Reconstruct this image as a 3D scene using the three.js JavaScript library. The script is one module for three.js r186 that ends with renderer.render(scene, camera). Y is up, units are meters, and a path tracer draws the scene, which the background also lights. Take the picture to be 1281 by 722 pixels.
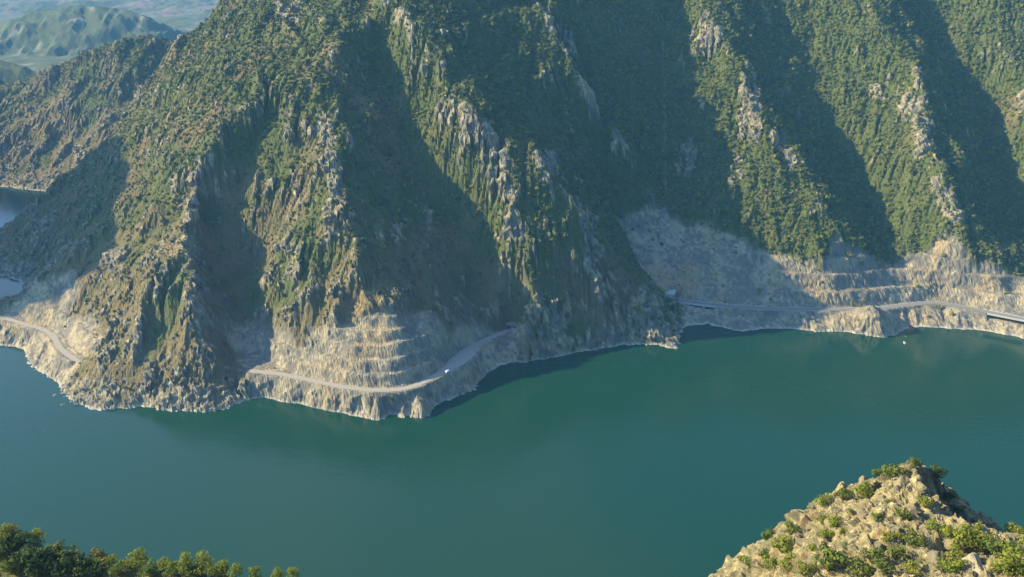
import * as THREE from 'three';
import { Sky } from 'three/addons/objects/Sky.js';
import { mergeGeometries } from 'three/addons/utils/BufferGeometryUtils.js';

// ---------------------------------------------------------------- camera, sky, sun, exposure
const F = 1109, CU = 640.5, CV = 361, PITCH = 22.1 * Math.PI / 180, EYE = 400;   // the photograph is 1281 x 722 pixels
const scene = new THREE.Scene();
const camera = new THREE.PerspectiveCamera(2 * Math.atan(361 / F) * 180 / Math.PI, 1281 / 722, 1, 30000);
camera.position.set(0, EYE, 0);
camera.lookAt(0, EYE - Math.sin(PITCH) * 1000, -Math.cos(PITCH) * 1000);
const renderer = new THREE.WebGLRenderer({ antialias: true });
renderer.toneMapping = THREE.LinearToneMapping;
renderer.toneMappingExposure = 2.65;
renderer.shadowMap.enabled = true;
renderer.shadowMap.type = THREE.PCFSoftShadowMap;
const SUN_EL = 28, SUN_AZ = -5;                                     // degrees up; degrees from due left towards the viewer
const sunDir = new THREE.Vector3(-Math.cos(SUN_EL * Math.PI / 180) * Math.cos(SUN_AZ * Math.PI / 180), Math.sin(SUN_EL * Math.PI / 180), Math.cos(SUN_EL * Math.PI / 180) * Math.sin(SUN_AZ * Math.PI / 180));
const sky = new Sky();
sky.name = 'sky'; sky.userData.kind = 'structure';
sky.scale.setScalar(20000);
sky.material.uniforms.sunPosition.value.copy(sunDir);
sky.material.uniforms.turbidity.value = 3;
sky.material.uniforms.rayleigh.value = 1.8;
sky.material.uniforms.mieCoefficient.value = 0.004;
sky.material.uniforms.mieDirectionalG.value = 0.8;
scene.add(sky);
scene.environmentIntensity = 0.17;
const sun = new THREE.DirectionalLight(new THREE.Color(1, 0.82, 0.46), 5);
sun.position.copy(sunDir).multiplyScalar(2500).add(new THREE.Vector3(0, 0, -1000));
sun.target.position.set(0, 0, -1000);
sun.castShadow = true;
sun.shadow.mapSize.set(4096, 4096);
Object.assign(sun.shadow.camera, { left: -1500, right: 1500, top: 1500, bottom: -1500, near: 10, far: 6000 });
scene.add(sun, sun.target);
scene.fog = new THREE.FogExp2(new THREE.Color(0.18, 0.50, 1.0), 0.00009);

// ---------------------------------------------------------------- random numbers, noise, pixels to places
function rng(seed) { let a = seed >>> 0; return () => { a = (a + 0x6D2B79F5) >>> 0; let t = a; t = Math.imul(t ^ (t >>> 15), t | 1); t ^= t + Math.imul(t ^ (t >>> 7), t | 61); return ((t ^ (t >>> 14)) >>> 0) / 4294967296; }; }
const clamp = (x, a = 0, b = 1) => x < a ? a : x > b ? b : x;
const lerp = (a, b, t) => a + (b - a) * t;
const smooth = (a, b, x) => { const t = clamp((x - a) / (b - a)); return t * t * (3 - 2 * t); };
const PERM = new Uint8Array(512); { const r = rng(77), p = [...Array(256).keys()]; for (let i = 255; i > 0; i--) { const j = Math.floor(r() * (i + 1)); [p[i], p[j]] = [p[j], p[i]]; } for (let i = 0; i < 512; i++) PERM[i] = p[i & 255]; }
const GX = new Float32Array(256), GY = new Float32Array(256), HV = new Float32Array(256); { const r = rng(5); for (let i = 0; i < 256; i++) { const a = r() * Math.PI * 2; GX[i] = Math.cos(a); GY[i] = Math.sin(a); HV[i] = r(); } }
function noise(x, y) {                                               // gradient noise, about -1 .. 1
  const xi = Math.floor(x), yi = Math.floor(y), fx = x - xi, fy = y - yi, X = xi & 255, Y = yi & 255;
  const u = fx * fx * fx * (fx * (fx * 6 - 15) + 10), v = fy * fy * fy * (fy * (fy * 6 - 15) + 10);
  const a = PERM[X + PERM[Y]], b = PERM[X + 1 + PERM[Y]], c = PERM[X + PERM[Y + 1]], d = PERM[X + 1 + PERM[Y + 1]];
  const n0 = lerp(GX[a] * fx + GY[a] * fy, GX[b] * (fx - 1) + GY[b] * fy, u), n1 = lerp(GX[c] * fx + GY[c] * (fy - 1), GX[d] * (fx - 1) + GY[d] * (fy - 1), u);
  return lerp(n0, n1, v) * 1.5;
}
function fbm(x, y, o = 4, g = 0.5) { let s = 0, a = 1, n = 0; for (let i = 0; i < o; i++) { s += a * noise(x, y); n += a; a *= g; x = x * 2.03 + 17.3; y = y * 2.03 - 9.1; } return s / n; }
function ridged(x, y, o = 4, g = 0.5) { let s = 0, a = 1, n = 0; for (let i = 0; i < o; i++) { s += a * (1 - Math.abs(noise(x, y)) * 1.6); n += a; a *= g; x = x * 2.07 - 5.7; y = y * 2.07 + 31.9; } return s / n; }
function cells(x, y) {                                               // Worley: distance to nearest and next, and the cell's own value
  const xi = Math.floor(x), yi = Math.floor(y); let d1 = 9, d2 = 9, id = 0;
  for (let j = -1; j <= 1; j++) for (let i = -1; i <= 1; i++) {
    const h = PERM[((xi + i) & 255) + PERM[(yi + j) & 255]], h2 = PERM[h + 91];
    const dx = xi + i + HV[h] - x, dy = yi + j + HV[h2] - y, d = dx * dx + dy * dy;
    if (d < d1) { d2 = d1; d1 = d; id = h; } else if (d < d2) d2 = d;
  }
  return [Math.sqrt(d1), Math.sqrt(d2), HV[PERM[id + 33]]];
}
function value3(x, y, z) {                                             // value noise in space, -1 .. 1
  const xi = Math.floor(x), yi = Math.floor(y), zi = Math.floor(z); let fx = x - xi, fy = y - yi, fz = z - zi; fx = fx * fx * (3 - 2 * fx); fy = fy * fy * (3 - 2 * fy); fz = fz * fz * (3 - 2 * fz);
  const A = xi & 255, B = yi & 255, C = zi & 255, A1 = (xi + 1) & 255, B1 = (yi + 1) & 255, C1 = (zi + 1) & 255, a = PERM[C + PERM[B]], b = PERM[C + PERM[B1]], c = PERM[C1 + PERM[B]], d = PERM[C1 + PERM[B1]];
  return 2 * lerp(lerp(lerp(HV[PERM[A + a]], HV[PERM[A1 + a]], fx), lerp(HV[PERM[A + b]], HV[PERM[A1 + b]], fx), fy), lerp(lerp(HV[PERM[A + c]], HV[PERM[A1 + c]], fx), lerp(HV[PERM[A + d]], HV[PERM[A1 + d]], fx), fy), fz) - 1;
}
function fbm3(x, y, z, o = 3, g = 0.5) { let s = 0, a = 1, n = 0; for (let i = 0; i < o; i++) { s += a * value3(x, y, z); n += a; a *= g; x = x * 2.03 + 17.3; y = y * 2.03 - 9.1; z = z * 2.03 + 4.7; } return s / n; }
function cells3(x, y, z) {                                             // Worley in space: distances to nearest and next, the cell's own value
  const xi = Math.floor(x), yi = Math.floor(y), zi = Math.floor(z); let d1 = 9, d2 = 9, id = 0, ex = 0, ey = 0, ez = 0;
  for (let k = -1; k <= 1; k++) for (let j = -1; j <= 1; j++) for (let i = -1; i <= 1; i++) {
    const h = PERM[((xi + i) & 255) + PERM[((yi + j) & 255) + PERM[(zi + k) & 255]]], dx = xi + i + HV[h] - x, dy = yi + j + HV[PERM[h + 91]] - y, dz = zi + k + HV[PERM[h + 177]] - z, d = dx * dx + dy * dy + dz * dz;
    if (d < d1) { d2 = d1; d1 = d; id = h; ex = dx; ey = dy; ez = dz; } else if (d < d2) d2 = d;
  }
  return [Math.sqrt(d1), Math.sqrt(d2), HV[PERM[id + 33]], ex * (HV[PERM[id + 5]] - 0.5) + ey * (HV[PERM[id + 61]] - 0.5) + ez * (HV[PERM[id + 119]] - 0.5)];   // the last: a slant of its own for each cell
}
const CP = Math.cos(PITCH), SP = Math.sin(PITCH);
const ray = (u, v) => { const x = (u - CU) / F, y = -(v - CV) / F; return [x, -SP + y * CP, -CP - y * SP]; };   // direction of a photo pixel
const atDepth = (u, v, z) => { const d = ray(u, v), t = z / -d[2]; return [d[0] * t, EYE + d[1] * t, -z]; };     // place on it at depth z
const atHeight = (u, v, h) => { const d = ray(u, v), t = (h - EYE) / d[1]; return [d[0] * t, h, d[2] * t]; };    // place on it at height h
function pixelOf(x, y, z) { const dy = y - EYE, f = -dy * SP - z * CP, up = dy * CP - z * SP; return [CU + F * x / f, CV - F * up / f, f]; }

// ---------------------------------------------------------------- the mountain: ridges, valleys and shore read from the photograph, filled in between, then worn by running water
const X0 = -1000, X1 = 860, Z0 = 600, Z1 = 1760;                      // Z is the distance ahead (minus z)
const FOOT = [[-700, 860], [-500, 790], [-300, 700], [-100, 690], [0, 765], [100, 825], [170, 850], [300, 868], [540, 850], [900, 850]];
function foot(x) { for (let i = 1; i < FOOT.length; i++) if (x < FOOT[i][0] || i === FOOT.length - 1) { const t = clamp((x - FOOT[i - 1][0]) / (FOOT[i][0] - FOOT[i - 1][0])); return lerp(FOOT[i - 1][1], FOOT[i][1], t); } }
const SLOPE = 0.78;
function onSlope(u, v, off) {                                         // where a pixel's ray meets the mountain's mean slope, moved off metres further away
  const d = ray(u, v); let t = 900;
  for (let k = 0; k < 12; k++) { const zs = foot(d[0] * t); t = (EYE + SLOPE * zs) / (-d[1] - SLOPE * d[2]); }
  return atDepth(u, v, -d[2] * t + off);
}
const lines = [];
const base = (...pts) => lines.push(pts.map(([u, v, o]) => onSlope(u, v, o)));
const depth = (...pts) => lines.push(pts.map(([u, v, z]) => atDepth(u, v, z)));
const level = (h, ...pts) => lines.push(pts.map(([u, v]) => atHeight(u, v, h)));
const world = (...pts) => lines.push(pts);
const SHORE = [[-60, 431], [0, 433], [30, 435], [30, 455], [45, 465], [70, 478], [78, 500], [112, 515], [150, 513], [185, 508], [215, 514], [250, 516], [285, 514], [315, 498], [340, 495], [350, 505], [380, 505], [420, 513], [440, 520], [470, 527], [495, 523], [520, 525], [540, 520], [545, 506], [575, 496], [600, 487], [598, 475], [610, 465], [640, 452], [680, 450], [720, 441], [780, 430], [820, 432], [848, 438], [853, 420], [857, 404], [890, 408], [930, 416], [960, 412], [990, 411], [1030, 417], [1060, 415], [1100, 422], [1120, 420], [1135, 410], [1160, 409], [1200, 413], [1235, 415], [1281, 424], [1400, 440]];
level(0, ...SHORE);
{ const p = SHORE.map(([u, v]) => atHeight(u, v, 0)); world(...p.map(([x, , z]) => [x, -34, z + 38])); world(...p.map(([x, , z]) => [x, -60, z + 80])); }
world([-1000, -40, -860], [-700, -30, -915], [-600, -16, -950], [-560, -8, -968]);       // the bay behind the low left spur
world([-1000, -50, -1000], [-700, -25, -985], [-600, -6, -985]);
level(0, [-80, 346], [0, 345], [30, 346], [55, 347]);                                  // shore of the dark spur
world([-1000, -30, -1340], [-800, -26, -1360], [-700, -10, -1380], [-650, -2, -1385]);  // far inlet
world([-1000, -30, -1240], [-860, -20, -1250], [-720, -10, -1260]); world([-1000, -30, -1150], [-820, -20, -1170], [-745, -10, -1180]); world([-900, -30, -1300], [-720, -15, -1300], [-670, -8, -1310]);
level(0, [-80, 232], [0, 233], [38, 237]);
// low left spur with the road cut
depth([-60, 384, 866], [0, 392, 862], [20, 388, 866], [38, 374, 874], [56, 350, 892], [88, 305, 915]);
// dark spur
depth([-30, 318, 1110], [0, 300, 1120], [20, 285, 1130], [34, 262, 1142], [45, 242, 1155], [62, 226, 1165], [80, 212, 1178], [105, 206, 1190], [125, 206, 1200]);
// ridge across the inlet
depth([-90, 150, 1640], [0, 118, 1660], [45, 108, 1670], [61, 88, 1680], [80, 79, 1690], [110, 63, 1700], [150, 49, 1705], [185, 49, 1705], [215, 51, 1690]);
depth([150, 49, 1705], [140, 100, 1620], [120, 150, 1550], [90, 200, 1480]);
depth([100, 68, 1700], [75, 130, 1600], [50, 190, 1510], [40, 233, 1430]);
world([-650, -2, -1385], [-590, 25, -1400], [-520, 70, -1440], [-450, 120, -1500], [-380, 190, -1580], [-320, 260, -1680]);   // valley behind the main mountain
// left skyline of the main mountain
depth([100, 208, 1195], [120, 200, 1200], [140, 176, 1215], [165, 130, 1250], [185, 100, 1280], [215, 60, 1310], [245, 28, 1335], [275, 0, 1360], [330, -55, 1420], [400, -120, 1500], [480, -200, 1600]);
base([330, 0, 40], [270, 60, 70], [230, 120, 80], [190, 180, 90], [150, 235, 95], [120, 280, 95]);
base([300, 60, 20], [270, 110, 30], [215, 180, 25], [170, 250, 20], [135, 310, 25], [110, 350, 40]);
// front-left ridge and the crest it leaves
base([620, -230, -10], [560, -120, -15], [500, -40, -18], [470, 0, -20], [430, 45, -22], [400, 75, -25], [387, 98, -28], [350, 120, -14], [300, 135, -10], [262, 172, -14], [245, 205, -20], [235, 238, -25], [229, 290, -24], [234, 345, -22], [242, 400, -16], [240, 450, -8]);
base([420, 20, 0], [350, 75, 0], [300, 110, 0], [250, 170, 5], [205, 240, 2], [170, 300, -4], [140, 355, -4], [125, 410, -2]);
base([232, 250, 0], [262, 300, 22], [285, 360, 32], [297, 420, 36], [305, 470, 30]);
// valley between it and the quarry ridge
base([345, 135, 0], [312, 190, 14], [300, 250, 28], [306, 320, 38], [318, 392, 36]);
// quarry ridge
base([387, 98, -28], [402, 150, -30], [414, 200, -30], [428, 250, -30], [442, 300, -28], [452, 345, -22], [458, 388, -14]);
base([395, 190, -18], [372, 260, -8], [355, 320, 2], [362, 370, 2], [385, 405, 4]);
// valley to the next ridge
base([560, -230, 20], [500, -60, 20], [465, 0, 14], [462, 40, 18], [484, 110, 28], [514, 171, 30], [551, 244, 32], [585, 305, 32], [612, 370, 30]);
// second ridge with its two feet
base([640, -230, -12], [560, -80, -16], [492, 0, -24], [515, 35, -30], [540, 64, -38], [563, 110, -48], [588, 152, -52], [606, 190, -46], [626, 235, -38], [642, 270, -30], [650, 312, -20], [652, 370, -12], [658, 425, -8]);
base([588, 152, -56], [640, 172, -66], [680, 200, -74], [705, 232, -72], [722, 257, -60], [740, 294, -48], [760, 330, -36], [783, 352, -28], [800, 370, -22], [815, 400, -18], [832, 424, -14]);
base([650, 225, -56], [690, 280, -46], [702, 340, -20], [705, 400, 0]);
// valley, spur, gully
base([780, -230, 20], [700, -80, 20], [636, 0, 20], [660, 30, 26], [686, 62, 18], [722, 152, 22], [750, 212, 30], [772, 265, 44], [800, 320, 34]);
base([790, -230, -8], [720, -80, -10], [674, 0, -46], [703, 37, -54], [728, 91, -60], [758, 140, -44], [780, 178, -20], [800, 215, 6], [815, 245, 22]);
base([880, -230, 34], [838, -80, 34], [828, 0, 34], [828, 60, 36], [830, 122, 38], [833, 190, 42], [836, 245, 46], [845, 300, 40]);
// third ridge
base([900, -230, -20], [890, -80, -20], [885, 0, -22], [900, 37, -24], [924, 66, -26], [938, 116, -28], [966, 158, -30], [988, 191, -30], [1016, 233, -32], [1041, 283, -24], [1053, 310, -14], [1060, 335, -4]);
base([905, 60, -4], [880, 120, 0], [900, 200, 2], [905, 250, 4], [915, 290, 6]);
base([1060, -230, 30], [1000, -80, 30], [960, 0, 30], [1005, 90, 38], [1038, 165, 46], [1068, 225, 50], [1092, 285, 48], [1104, 318, 40]);
// fourth ridge
base([1120, -230, -16], [1090, -80, -18], [1105, 0, -22], [1128, 46, -26], [1150, 83, -30], [1157, 137, -34], [1163, 174, -36], [1179, 228, -34], [1198, 266, -24], [1203, 299, -12], [1206, 325, -4], [1209, 350, 2]);
base([1230, -230, 30], [1180, -80, 30], [1143, 0, 30], [1188, 80, 40], [1220, 130, 46], [1245, 190, 50], [1262, 260, 48], [1275, 318, 34]);
base([1330, -230, -16], [1260, -80, -18], [1245, 0, -20], [1281, 70, -24], [1325, 150, -28], [1360, 240, -30], [1385, 320, -16]);
base([1500, -230, 20], [1450, 0, 20], [1470, 150, 30], [1490, 300, 30]);

// the road's shelf
const ROAD_FRONT = [[296, 462], [312, 464], [350, 468], [395, 477], [430, 484], [470, 488], [510, 485], [545, 470], [575, 450], [592, 434], [610, 424], [640, 412], [652, 408]], ROAD_FRONT_H = 18;
const ROAD_RIGHT = [[822, 372], [842, 375], [900, 382], [960, 386], [1030, 387], [1090, 386], [1130, 382], [1165, 379], [1200, 383], [1240, 391], [1281, 399], [1340, 410], [1420, 424]], ROAD_RIGHT_H = 15;
const ROAD_LEFT = [[-60, 388], [0, 397], [28, 405], [50, 411], [66, 420], [74, 434], [88, 446], [104, 455]], ROAD_LEFT_H = 16;
level(ROAD_FRONT_H, ...ROAD_FRONT); level(ROAD_RIGHT_H, ...ROAD_RIGHT); level(ROAD_LEFT_H, ...ROAD_LEFT);
level(27, [378, 456], [420, 468], [460, 471], [500, 470], [545, 455], [585, 430]); level(36, [382, 436], [430, 448], [490, 452], [530, 444], [572, 421]); level(45, [392, 420], [440, 428], [490, 433], [520, 427], [560, 410]); level(54, [402, 409], [450, 413], [500, 416], [545, 401]);   // benches
depth([1076, 388, 868], [1090, 376, 866], [1106, 377, 866], [1118, 390, 866]); depth([1082, 388, 862], [1098, 382, 860], [1112, 390, 862]);          // rock knob beside the road
depth([500, 505, 688], [515, 494, 692], [525, 492, 694]);

function solve(step, lines, [X0, X1, Z0, Z1], start = 64) {                                                 // harmonic fill between the lines, coarse to fine
  let prev = null;
  for (const s of [64, 32, 16, 8, 4, 2].filter(q => q <= start && q >= step)) {
    const nx = Math.round((X1 - X0) / s) + 1, nz = Math.round((Z1 - Z0) / s) + 1, h = new Float32Array(nx * nz), fix = new Uint8Array(nx * nz), cnt = new Float32Array(nx * nz), sum = new Float32Array(nx * nz);
    for (const L of lines) for (let k = 1; k < L.length; k++) {
      const [a, b] = [L[k - 1], L[k]], n = Math.max(1, Math.ceil(Math.hypot(b[0] - a[0], b[2] - a[2]) / (s * 0.5)));
      for (let q = 0; q <= n; q++) {
        const t = q / n, i = Math.round((lerp(a[0], b[0], t) - X0) / s), j = Math.round((-lerp(a[2], b[2], t) - Z0) / s);
        if (i < 0 || j < 0 || i >= nx || j >= nz) continue;
        sum[j * nx + i] += lerp(a[1], b[1], t); cnt[j * nx + i]++;
      }
    }
    for (let i = 0; i < nx * nz; i++) {
      if (cnt[i]) { h[i] = sum[i] / cnt[i]; fix[i] = 1; }
      else if (prev) { const x = (i % nx) * s / prev.s, z = Math.floor(i / nx) * s / prev.s; h[i] = sample(prev, x, z); }
      else h[i] = 60;
    }
    const sweeps = prev ? 60 : 400, w = 1.75;
    for (let q = 0; q < sweeps; q++) for (let j = 0; j < nz; j++) for (let i = 0; i < nx; i++) {
      const c = j * nx + i; if (fix[c]) continue;
      const l = h[i > 0 ? c - 1 : c + 1], r = h[i < nx - 1 ? c + 1 : c - 1], d = h[j > 0 ? c - nx : c + nx], u = h[j < nz - 1 ? c + nx : 2 * c > 0 ? c - nx : c];
      h[c] += ((l + r + d + u) / 4 - h[c]) * (q < sweeps - 3 ? w : 1);
    }
    prev = { s, nx, nz, h };
  }
  return prev;
}
function sample(g, x, z) { const i = clamp(Math.floor(x), 0, g.nx - 2), j = clamp(Math.floor(z), 0, g.nz - 2), fx = clamp(x - i), fz = clamp(z - j), c = j * g.nx + i; return lerp(lerp(g.h[c], g.h[c + 1], fx), lerp(g.h[c + g.nx], g.h[c + g.nx + 1], fx), fz); }

const coarse = solve(4, lines, [X0, X1, Z0, Z1]);
for (let q = 0; q < 3; q++) {                                          // round the knife edges, leaving the shore as read
  const o = coarse.h.slice(), w = coarse.nx;
  for (let j = 1; j < coarse.nz - 1; j++) for (let i = 1; i < w - 1; i++) { const c = j * w + i; coarse.h[c] = lerp(o[c], (o[c - 1] + o[c + 1] + o[c - w] + o[c + w]) / 6 + (o[c - w - 1] + o[c - w + 1] + o[c + w - 1] + o[c + w + 1]) / 12, 0.7 * smooth(22, 60, o[c])); }
}
const S = 1.6, NX = Math.round((X1 - X0) / S) + 1, NZ = Math.round((Z1 - Z0) / S) + 1;
const H = new Float32Array(NX * NZ);
const T = { nx: NX, nz: NZ, h: H };
const groundAt = (x, z) => sample(T, (x - X0) / S, (-z - Z0) / S);
for (let j = 0; j < NZ; j++) for (let i = 0; i < NX; i++) {
  const x = X0 + i * S, z = Z0 + j * S;
  const wa = 3 + 13 * smooth(12, 60, sample(coarse, (x - X0) / 4, (z - Z0) / 4)), wx = x + wa * fbm(x / 60, z / 60, 3), wz = z + wa * fbm(x / 60 + 40, z / 60 + 7, 3);   // uneven lines
  let h = sample(coarse, (wx - X0) / 4, (wz - Z0) / 4);
  const up = smooth(2, 40, h);
  h += up * (11 * fbm(x / 62, z / 80, 3, 0.5) + 13 * (ridged(wx / 48, wz / 80, 3, 0.5) - 0.58));
  H[j * NX + i] = h;
}
function erode(drops, seed) {
  const r = rng(seed), W = NX;
  for (let n = 0; n < drops; n++) {
    let x = 2 + r() * (NX - 5), y = 2 + r() * (NZ - 5), dx = 0, dy = 0, v = 1, water = 1, load = 0;
    for (let k = 0; k < 64; k++) {
      const i = Math.floor(x), j = Math.floor(y), fx = x - i, fy = y - j, c = j * W + i;
      const a = H[c], b = H[c + 1], d = H[c + W], e = H[c + W + 1];
      const gx = lerp(b - a, e - d, fy), gy = lerp(d - a, e - b, fx), h0 = lerp(lerp(a, b, fx), lerp(d, e, fx), fy);
      if (h0 < -3) break;
      dx = dx * 0.25 - gx * 0.75; dy = dy * 0.25 - gy * 0.75;
      const l = Math.hypot(dx, dy); if (l < 1e-5) break; dx /= l; dy /= l;
      x += dx; y += dy; if (x < 2 || y < 2 || x > NX - 4 || y > NZ - 4) break;
      const i2 = Math.floor(x), j2 = Math.floor(y), c2 = j2 * W + i2, h1 = lerp(lerp(H[c2], H[c2 + 1], x - i2), lerp(H[c2 + W], H[c2 + W + 1], x - i2), y - j2), dh = h1 - h0;
      const cap = Math.max(-dh, 0.05) * v * water * 1.1;
      if (load > cap || dh > 0) { const q = dh > 0 ? Math.min(load, dh) : (load - cap) * 0.25; load -= q; H[c] += q * (1 - fx) * (1 - fy); H[c + 1] += q * fx * (1 - fy); H[c + W] += q * (1 - fx) * fy; H[c + W + 1] += q * fx * fy; }
      else { const q = Math.min((cap - load) * 0.22, -dh); load += q; H[c] -= q * (1 - fx) * (1 - fy); H[c + 1] -= q * fx * (1 - fy); H[c + W] -= q * (1 - fx) * fy; H[c + W + 1] -= q * fx * fy; }
      v = Math.sqrt(Math.max(0.01, v * v - dh * 0.6)); if (v > 5) v = 5; water *= 0.975;
    }
  }
}
erode(150000, 11);
// ---------------------------------------------------------------- road cuts, rock relief and what covers the ground
function hit(u, v) {                                                   // where a pixel's ray meets the mountain
  const d = ray(u, v); let t = 600 / -d[2];
  for (let k = 0; k < 1600; k++, t += 1) { const y = EYE + d[1] * t, g = groundAt(d[0] * t, d[2] * t); if (y <= Math.max(g, 0)) return [d[0] * t, y, d[2] * t]; if (-d[2] * t > Z1) break; }
  return [d[0] * t, 0, d[2] * t];
}
const area = (...pts) => { const p = pts.map(([u, v]) => { const q = hit(u, v); return [q[0], q[2]]; }); return { p, x0: Math.min(...p.map(q => q[0])), x1: Math.max(...p.map(q => q[0])), z0: Math.min(...p.map(q => q[1])), z1: Math.max(...p.map(q => q[1])) }; };
function edge({ p, x0, x1, z0, z1 }, x, z) {                           // signed distance to an outline, positive inside; far outside is -99
  if (x < x0 - 20 || x > x1 + 20 || z < z0 - 20 || z > z1 + 20) return -99;
  let inside = false, d = 1e9;
  for (let i = 0, j = p.length - 1; i < p.length; j = i++) {
    const [ax, az] = p[i], [bx, bz] = p[j];
    if ((az > z) !== (bz > z) && x < (bx - ax) * (z - az) / (bz - az) + ax) inside = !inside;
    const t = clamp(((x - ax) * (bx - ax) + (z - az) * (bz - az)) / ((bx - ax) ** 2 + (bz - az) ** 2 + 1e-9)), q = (x - ax - t * (bx - ax)) ** 2 + (z - az - t * (bz - az)) ** 2;
    if (q < d) d = q;
  }
  return (inside ? 1 : -1) * Math.sqrt(d);
}
const CUTS = [
  { a: area([372, 474], [374, 440], [388, 408], [420, 402], [452, 394], [480, 384], [505, 392], [530, 388], [556, 404], [596, 402], [640, 398], [646, 412], [606, 428], [580, 450], [545, 474], [500, 487], [440, 486]), h: ROAD_FRONT_H, step: 9 },
  { a: area([372, 474], [376, 436], [350, 408], [318, 398], [285, 396], [268, 405], [290, 430], [306, 464], [340, 468]), h: ROAD_FRONT_H, step: 17 },
  { a: area([770, 272], [800, 262], [830, 256], [880, 278], [915, 293], [970, 316], [1028, 328], [1044, 292], [1075, 310], [1130, 322], [1162, 312], [1190, 290], [1215, 320], [1281, 345], [1360, 350], [1360, 412], [1281, 397], [1200, 381], [1130, 380], [1040, 385], [940, 384], [842, 374], [800, 330]), h: ROAD_RIGHT_H, step: 15 },
  { a: area([60, 345], [92, 338], [98, 372], [88, 392], [120, 400], [126, 425], [100, 450], [72, 430], [58, 412], [30, 402], [0, 394], [0, 384], [30, 370]), h: ROAD_LEFT_H, step: 15 },
];
const BARE = [
  area([306, 464], [350, 470], [395, 479], [440, 487], [510, 488], [545, 474], [580, 452], [606, 428], [646, 412], [646, 456], [606, 472], [602, 492], [550, 510], [542, 526], [470, 532], [420, 518], [345, 508], [316, 502]),
  area([852, 376], [940, 386], [1040, 388], [1130, 384], [1200, 385], [1281, 399], [1360, 410], [1360, 440], [1281, 428], [1130, 420], [1000, 420], [930, 420], [856, 410]),
  area([0, 396], [30, 405], [60, 416], [72, 434], [100, 452], [80, 482], [46, 470], [28, 458], [28, 438], [-40, 436], [-40, 392]),
];
const SCREE = area([826, -10], [829, -10], [832, 120], [836, 240], [832, 245], [829, 120]);
const SOIL = [area([428, 408], [440, 372], [470, 364], [482, 384], [448, 398]), area([226, 362], [234, 350], [244, 356], [236, 372]), area([208, 312], [222, 300], [230, 312], [216, 324])];
const CRAGS = [[[860, 45], [882, 20], [905, 42], [895, 76], [866, 72]], [[930, 85], [945, 90], [952, 160], [925, 225], [904, 244], [922, 165]], [[970, 155], [985, 180], [1000, 215], [985, 210], [965, 170]], [[1085, 108], [1112, 100], [1140, 112], [1166, 155], [1168, 192], [1146, 190], [1138, 150], [1100, 124]], [[1165, 225], [1188, 235], [1208, 275], [1195, 288], [1175, 258]], [[600, 158], [622, 165], [634, 200], [622, 205]], [[636, 240], [650, 250], [654, 292], [640, 290]], [[668, 196], [690, 188], [704, 218], [680, 226]], [[722, 255], [742, 262], [752, 320], [735, 330]], [[345, 0], [378, -4], [374, 28], [350, 22]], [[840, 176], [868, 170], [868, 232], [846, 218]], [[398, 140], [414, 150], [428, 250], [416, 252]], [[700, 30], [716, 40], [742, 110], [728, 108]], [[795, 362], [812, 368], [850, 436], [836, 436]]].map(p => area(...p));
const roads = [[ROAD_FRONT, ROAD_FRONT_H], [ROAD_RIGHT, ROAD_RIGHT_H], [ROAD_LEFT, ROAD_LEFT_H]].map(([L, h]) => {
  const c = new THREE.CatmullRomCurve3(L.map(([u, v]) => new THREE.Vector3(...atHeight(u, v, h))), false, 'catmullrom', 0.5);
  return { h, curve: c, pts: c.getSpacedPoints(260) };
});
const YARD = new THREE.Vector3(...atHeight(580, 448, ROAD_FRONT_H));    // the road widens into a yard here
const NV = NX * NZ, bare = new Float32Array(NV), roadD = new Float32Array(NV).fill(99), rock = new Float32Array(NV), scree = new Float32Array(NV);
for (const { h, pts } of roads) for (const p of pts) {
  const R = 30, i0 = Math.max(0, Math.floor((p.x - R - X0) / S)), i1 = Math.min(NX - 1, Math.ceil((p.x + R - X0) / S)), j0 = Math.max(0, Math.floor((-p.z - R - Z0) / S)), j1 = Math.min(NZ - 1, Math.ceil((-p.z + R - Z0) / S));
  for (let j = j0; j <= j1; j++) for (let i = i0; i <= i1; i++) { const d = Math.hypot(X0 + i * S - p.x, Z0 + j * S + p.z), c = j * NX + i; if (d < roadD[c]) roadD[c] = d; }
}
const BRIDGES = [[[843, 375], [896, 382]], [[1236, 390], [1420, 424]]].map(L => L.map(([u, v]) => atHeight(u, v, ROAD_RIGHT_H)));
const underBridge = (x, z) => BRIDGES.some(([a, b]) => { const dx = b[0] - a[0], dz = b[2] - a[2], l = Math.hypot(dx, dz), t = ((x - a[0]) * dx + (z - a[2]) * dz) / l, n = Math.abs((x - a[0]) * dz - (z - a[2]) * dx) / l; return t > 0 && t < l && n < 14; });
const SOFT = blurred(5);
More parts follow.
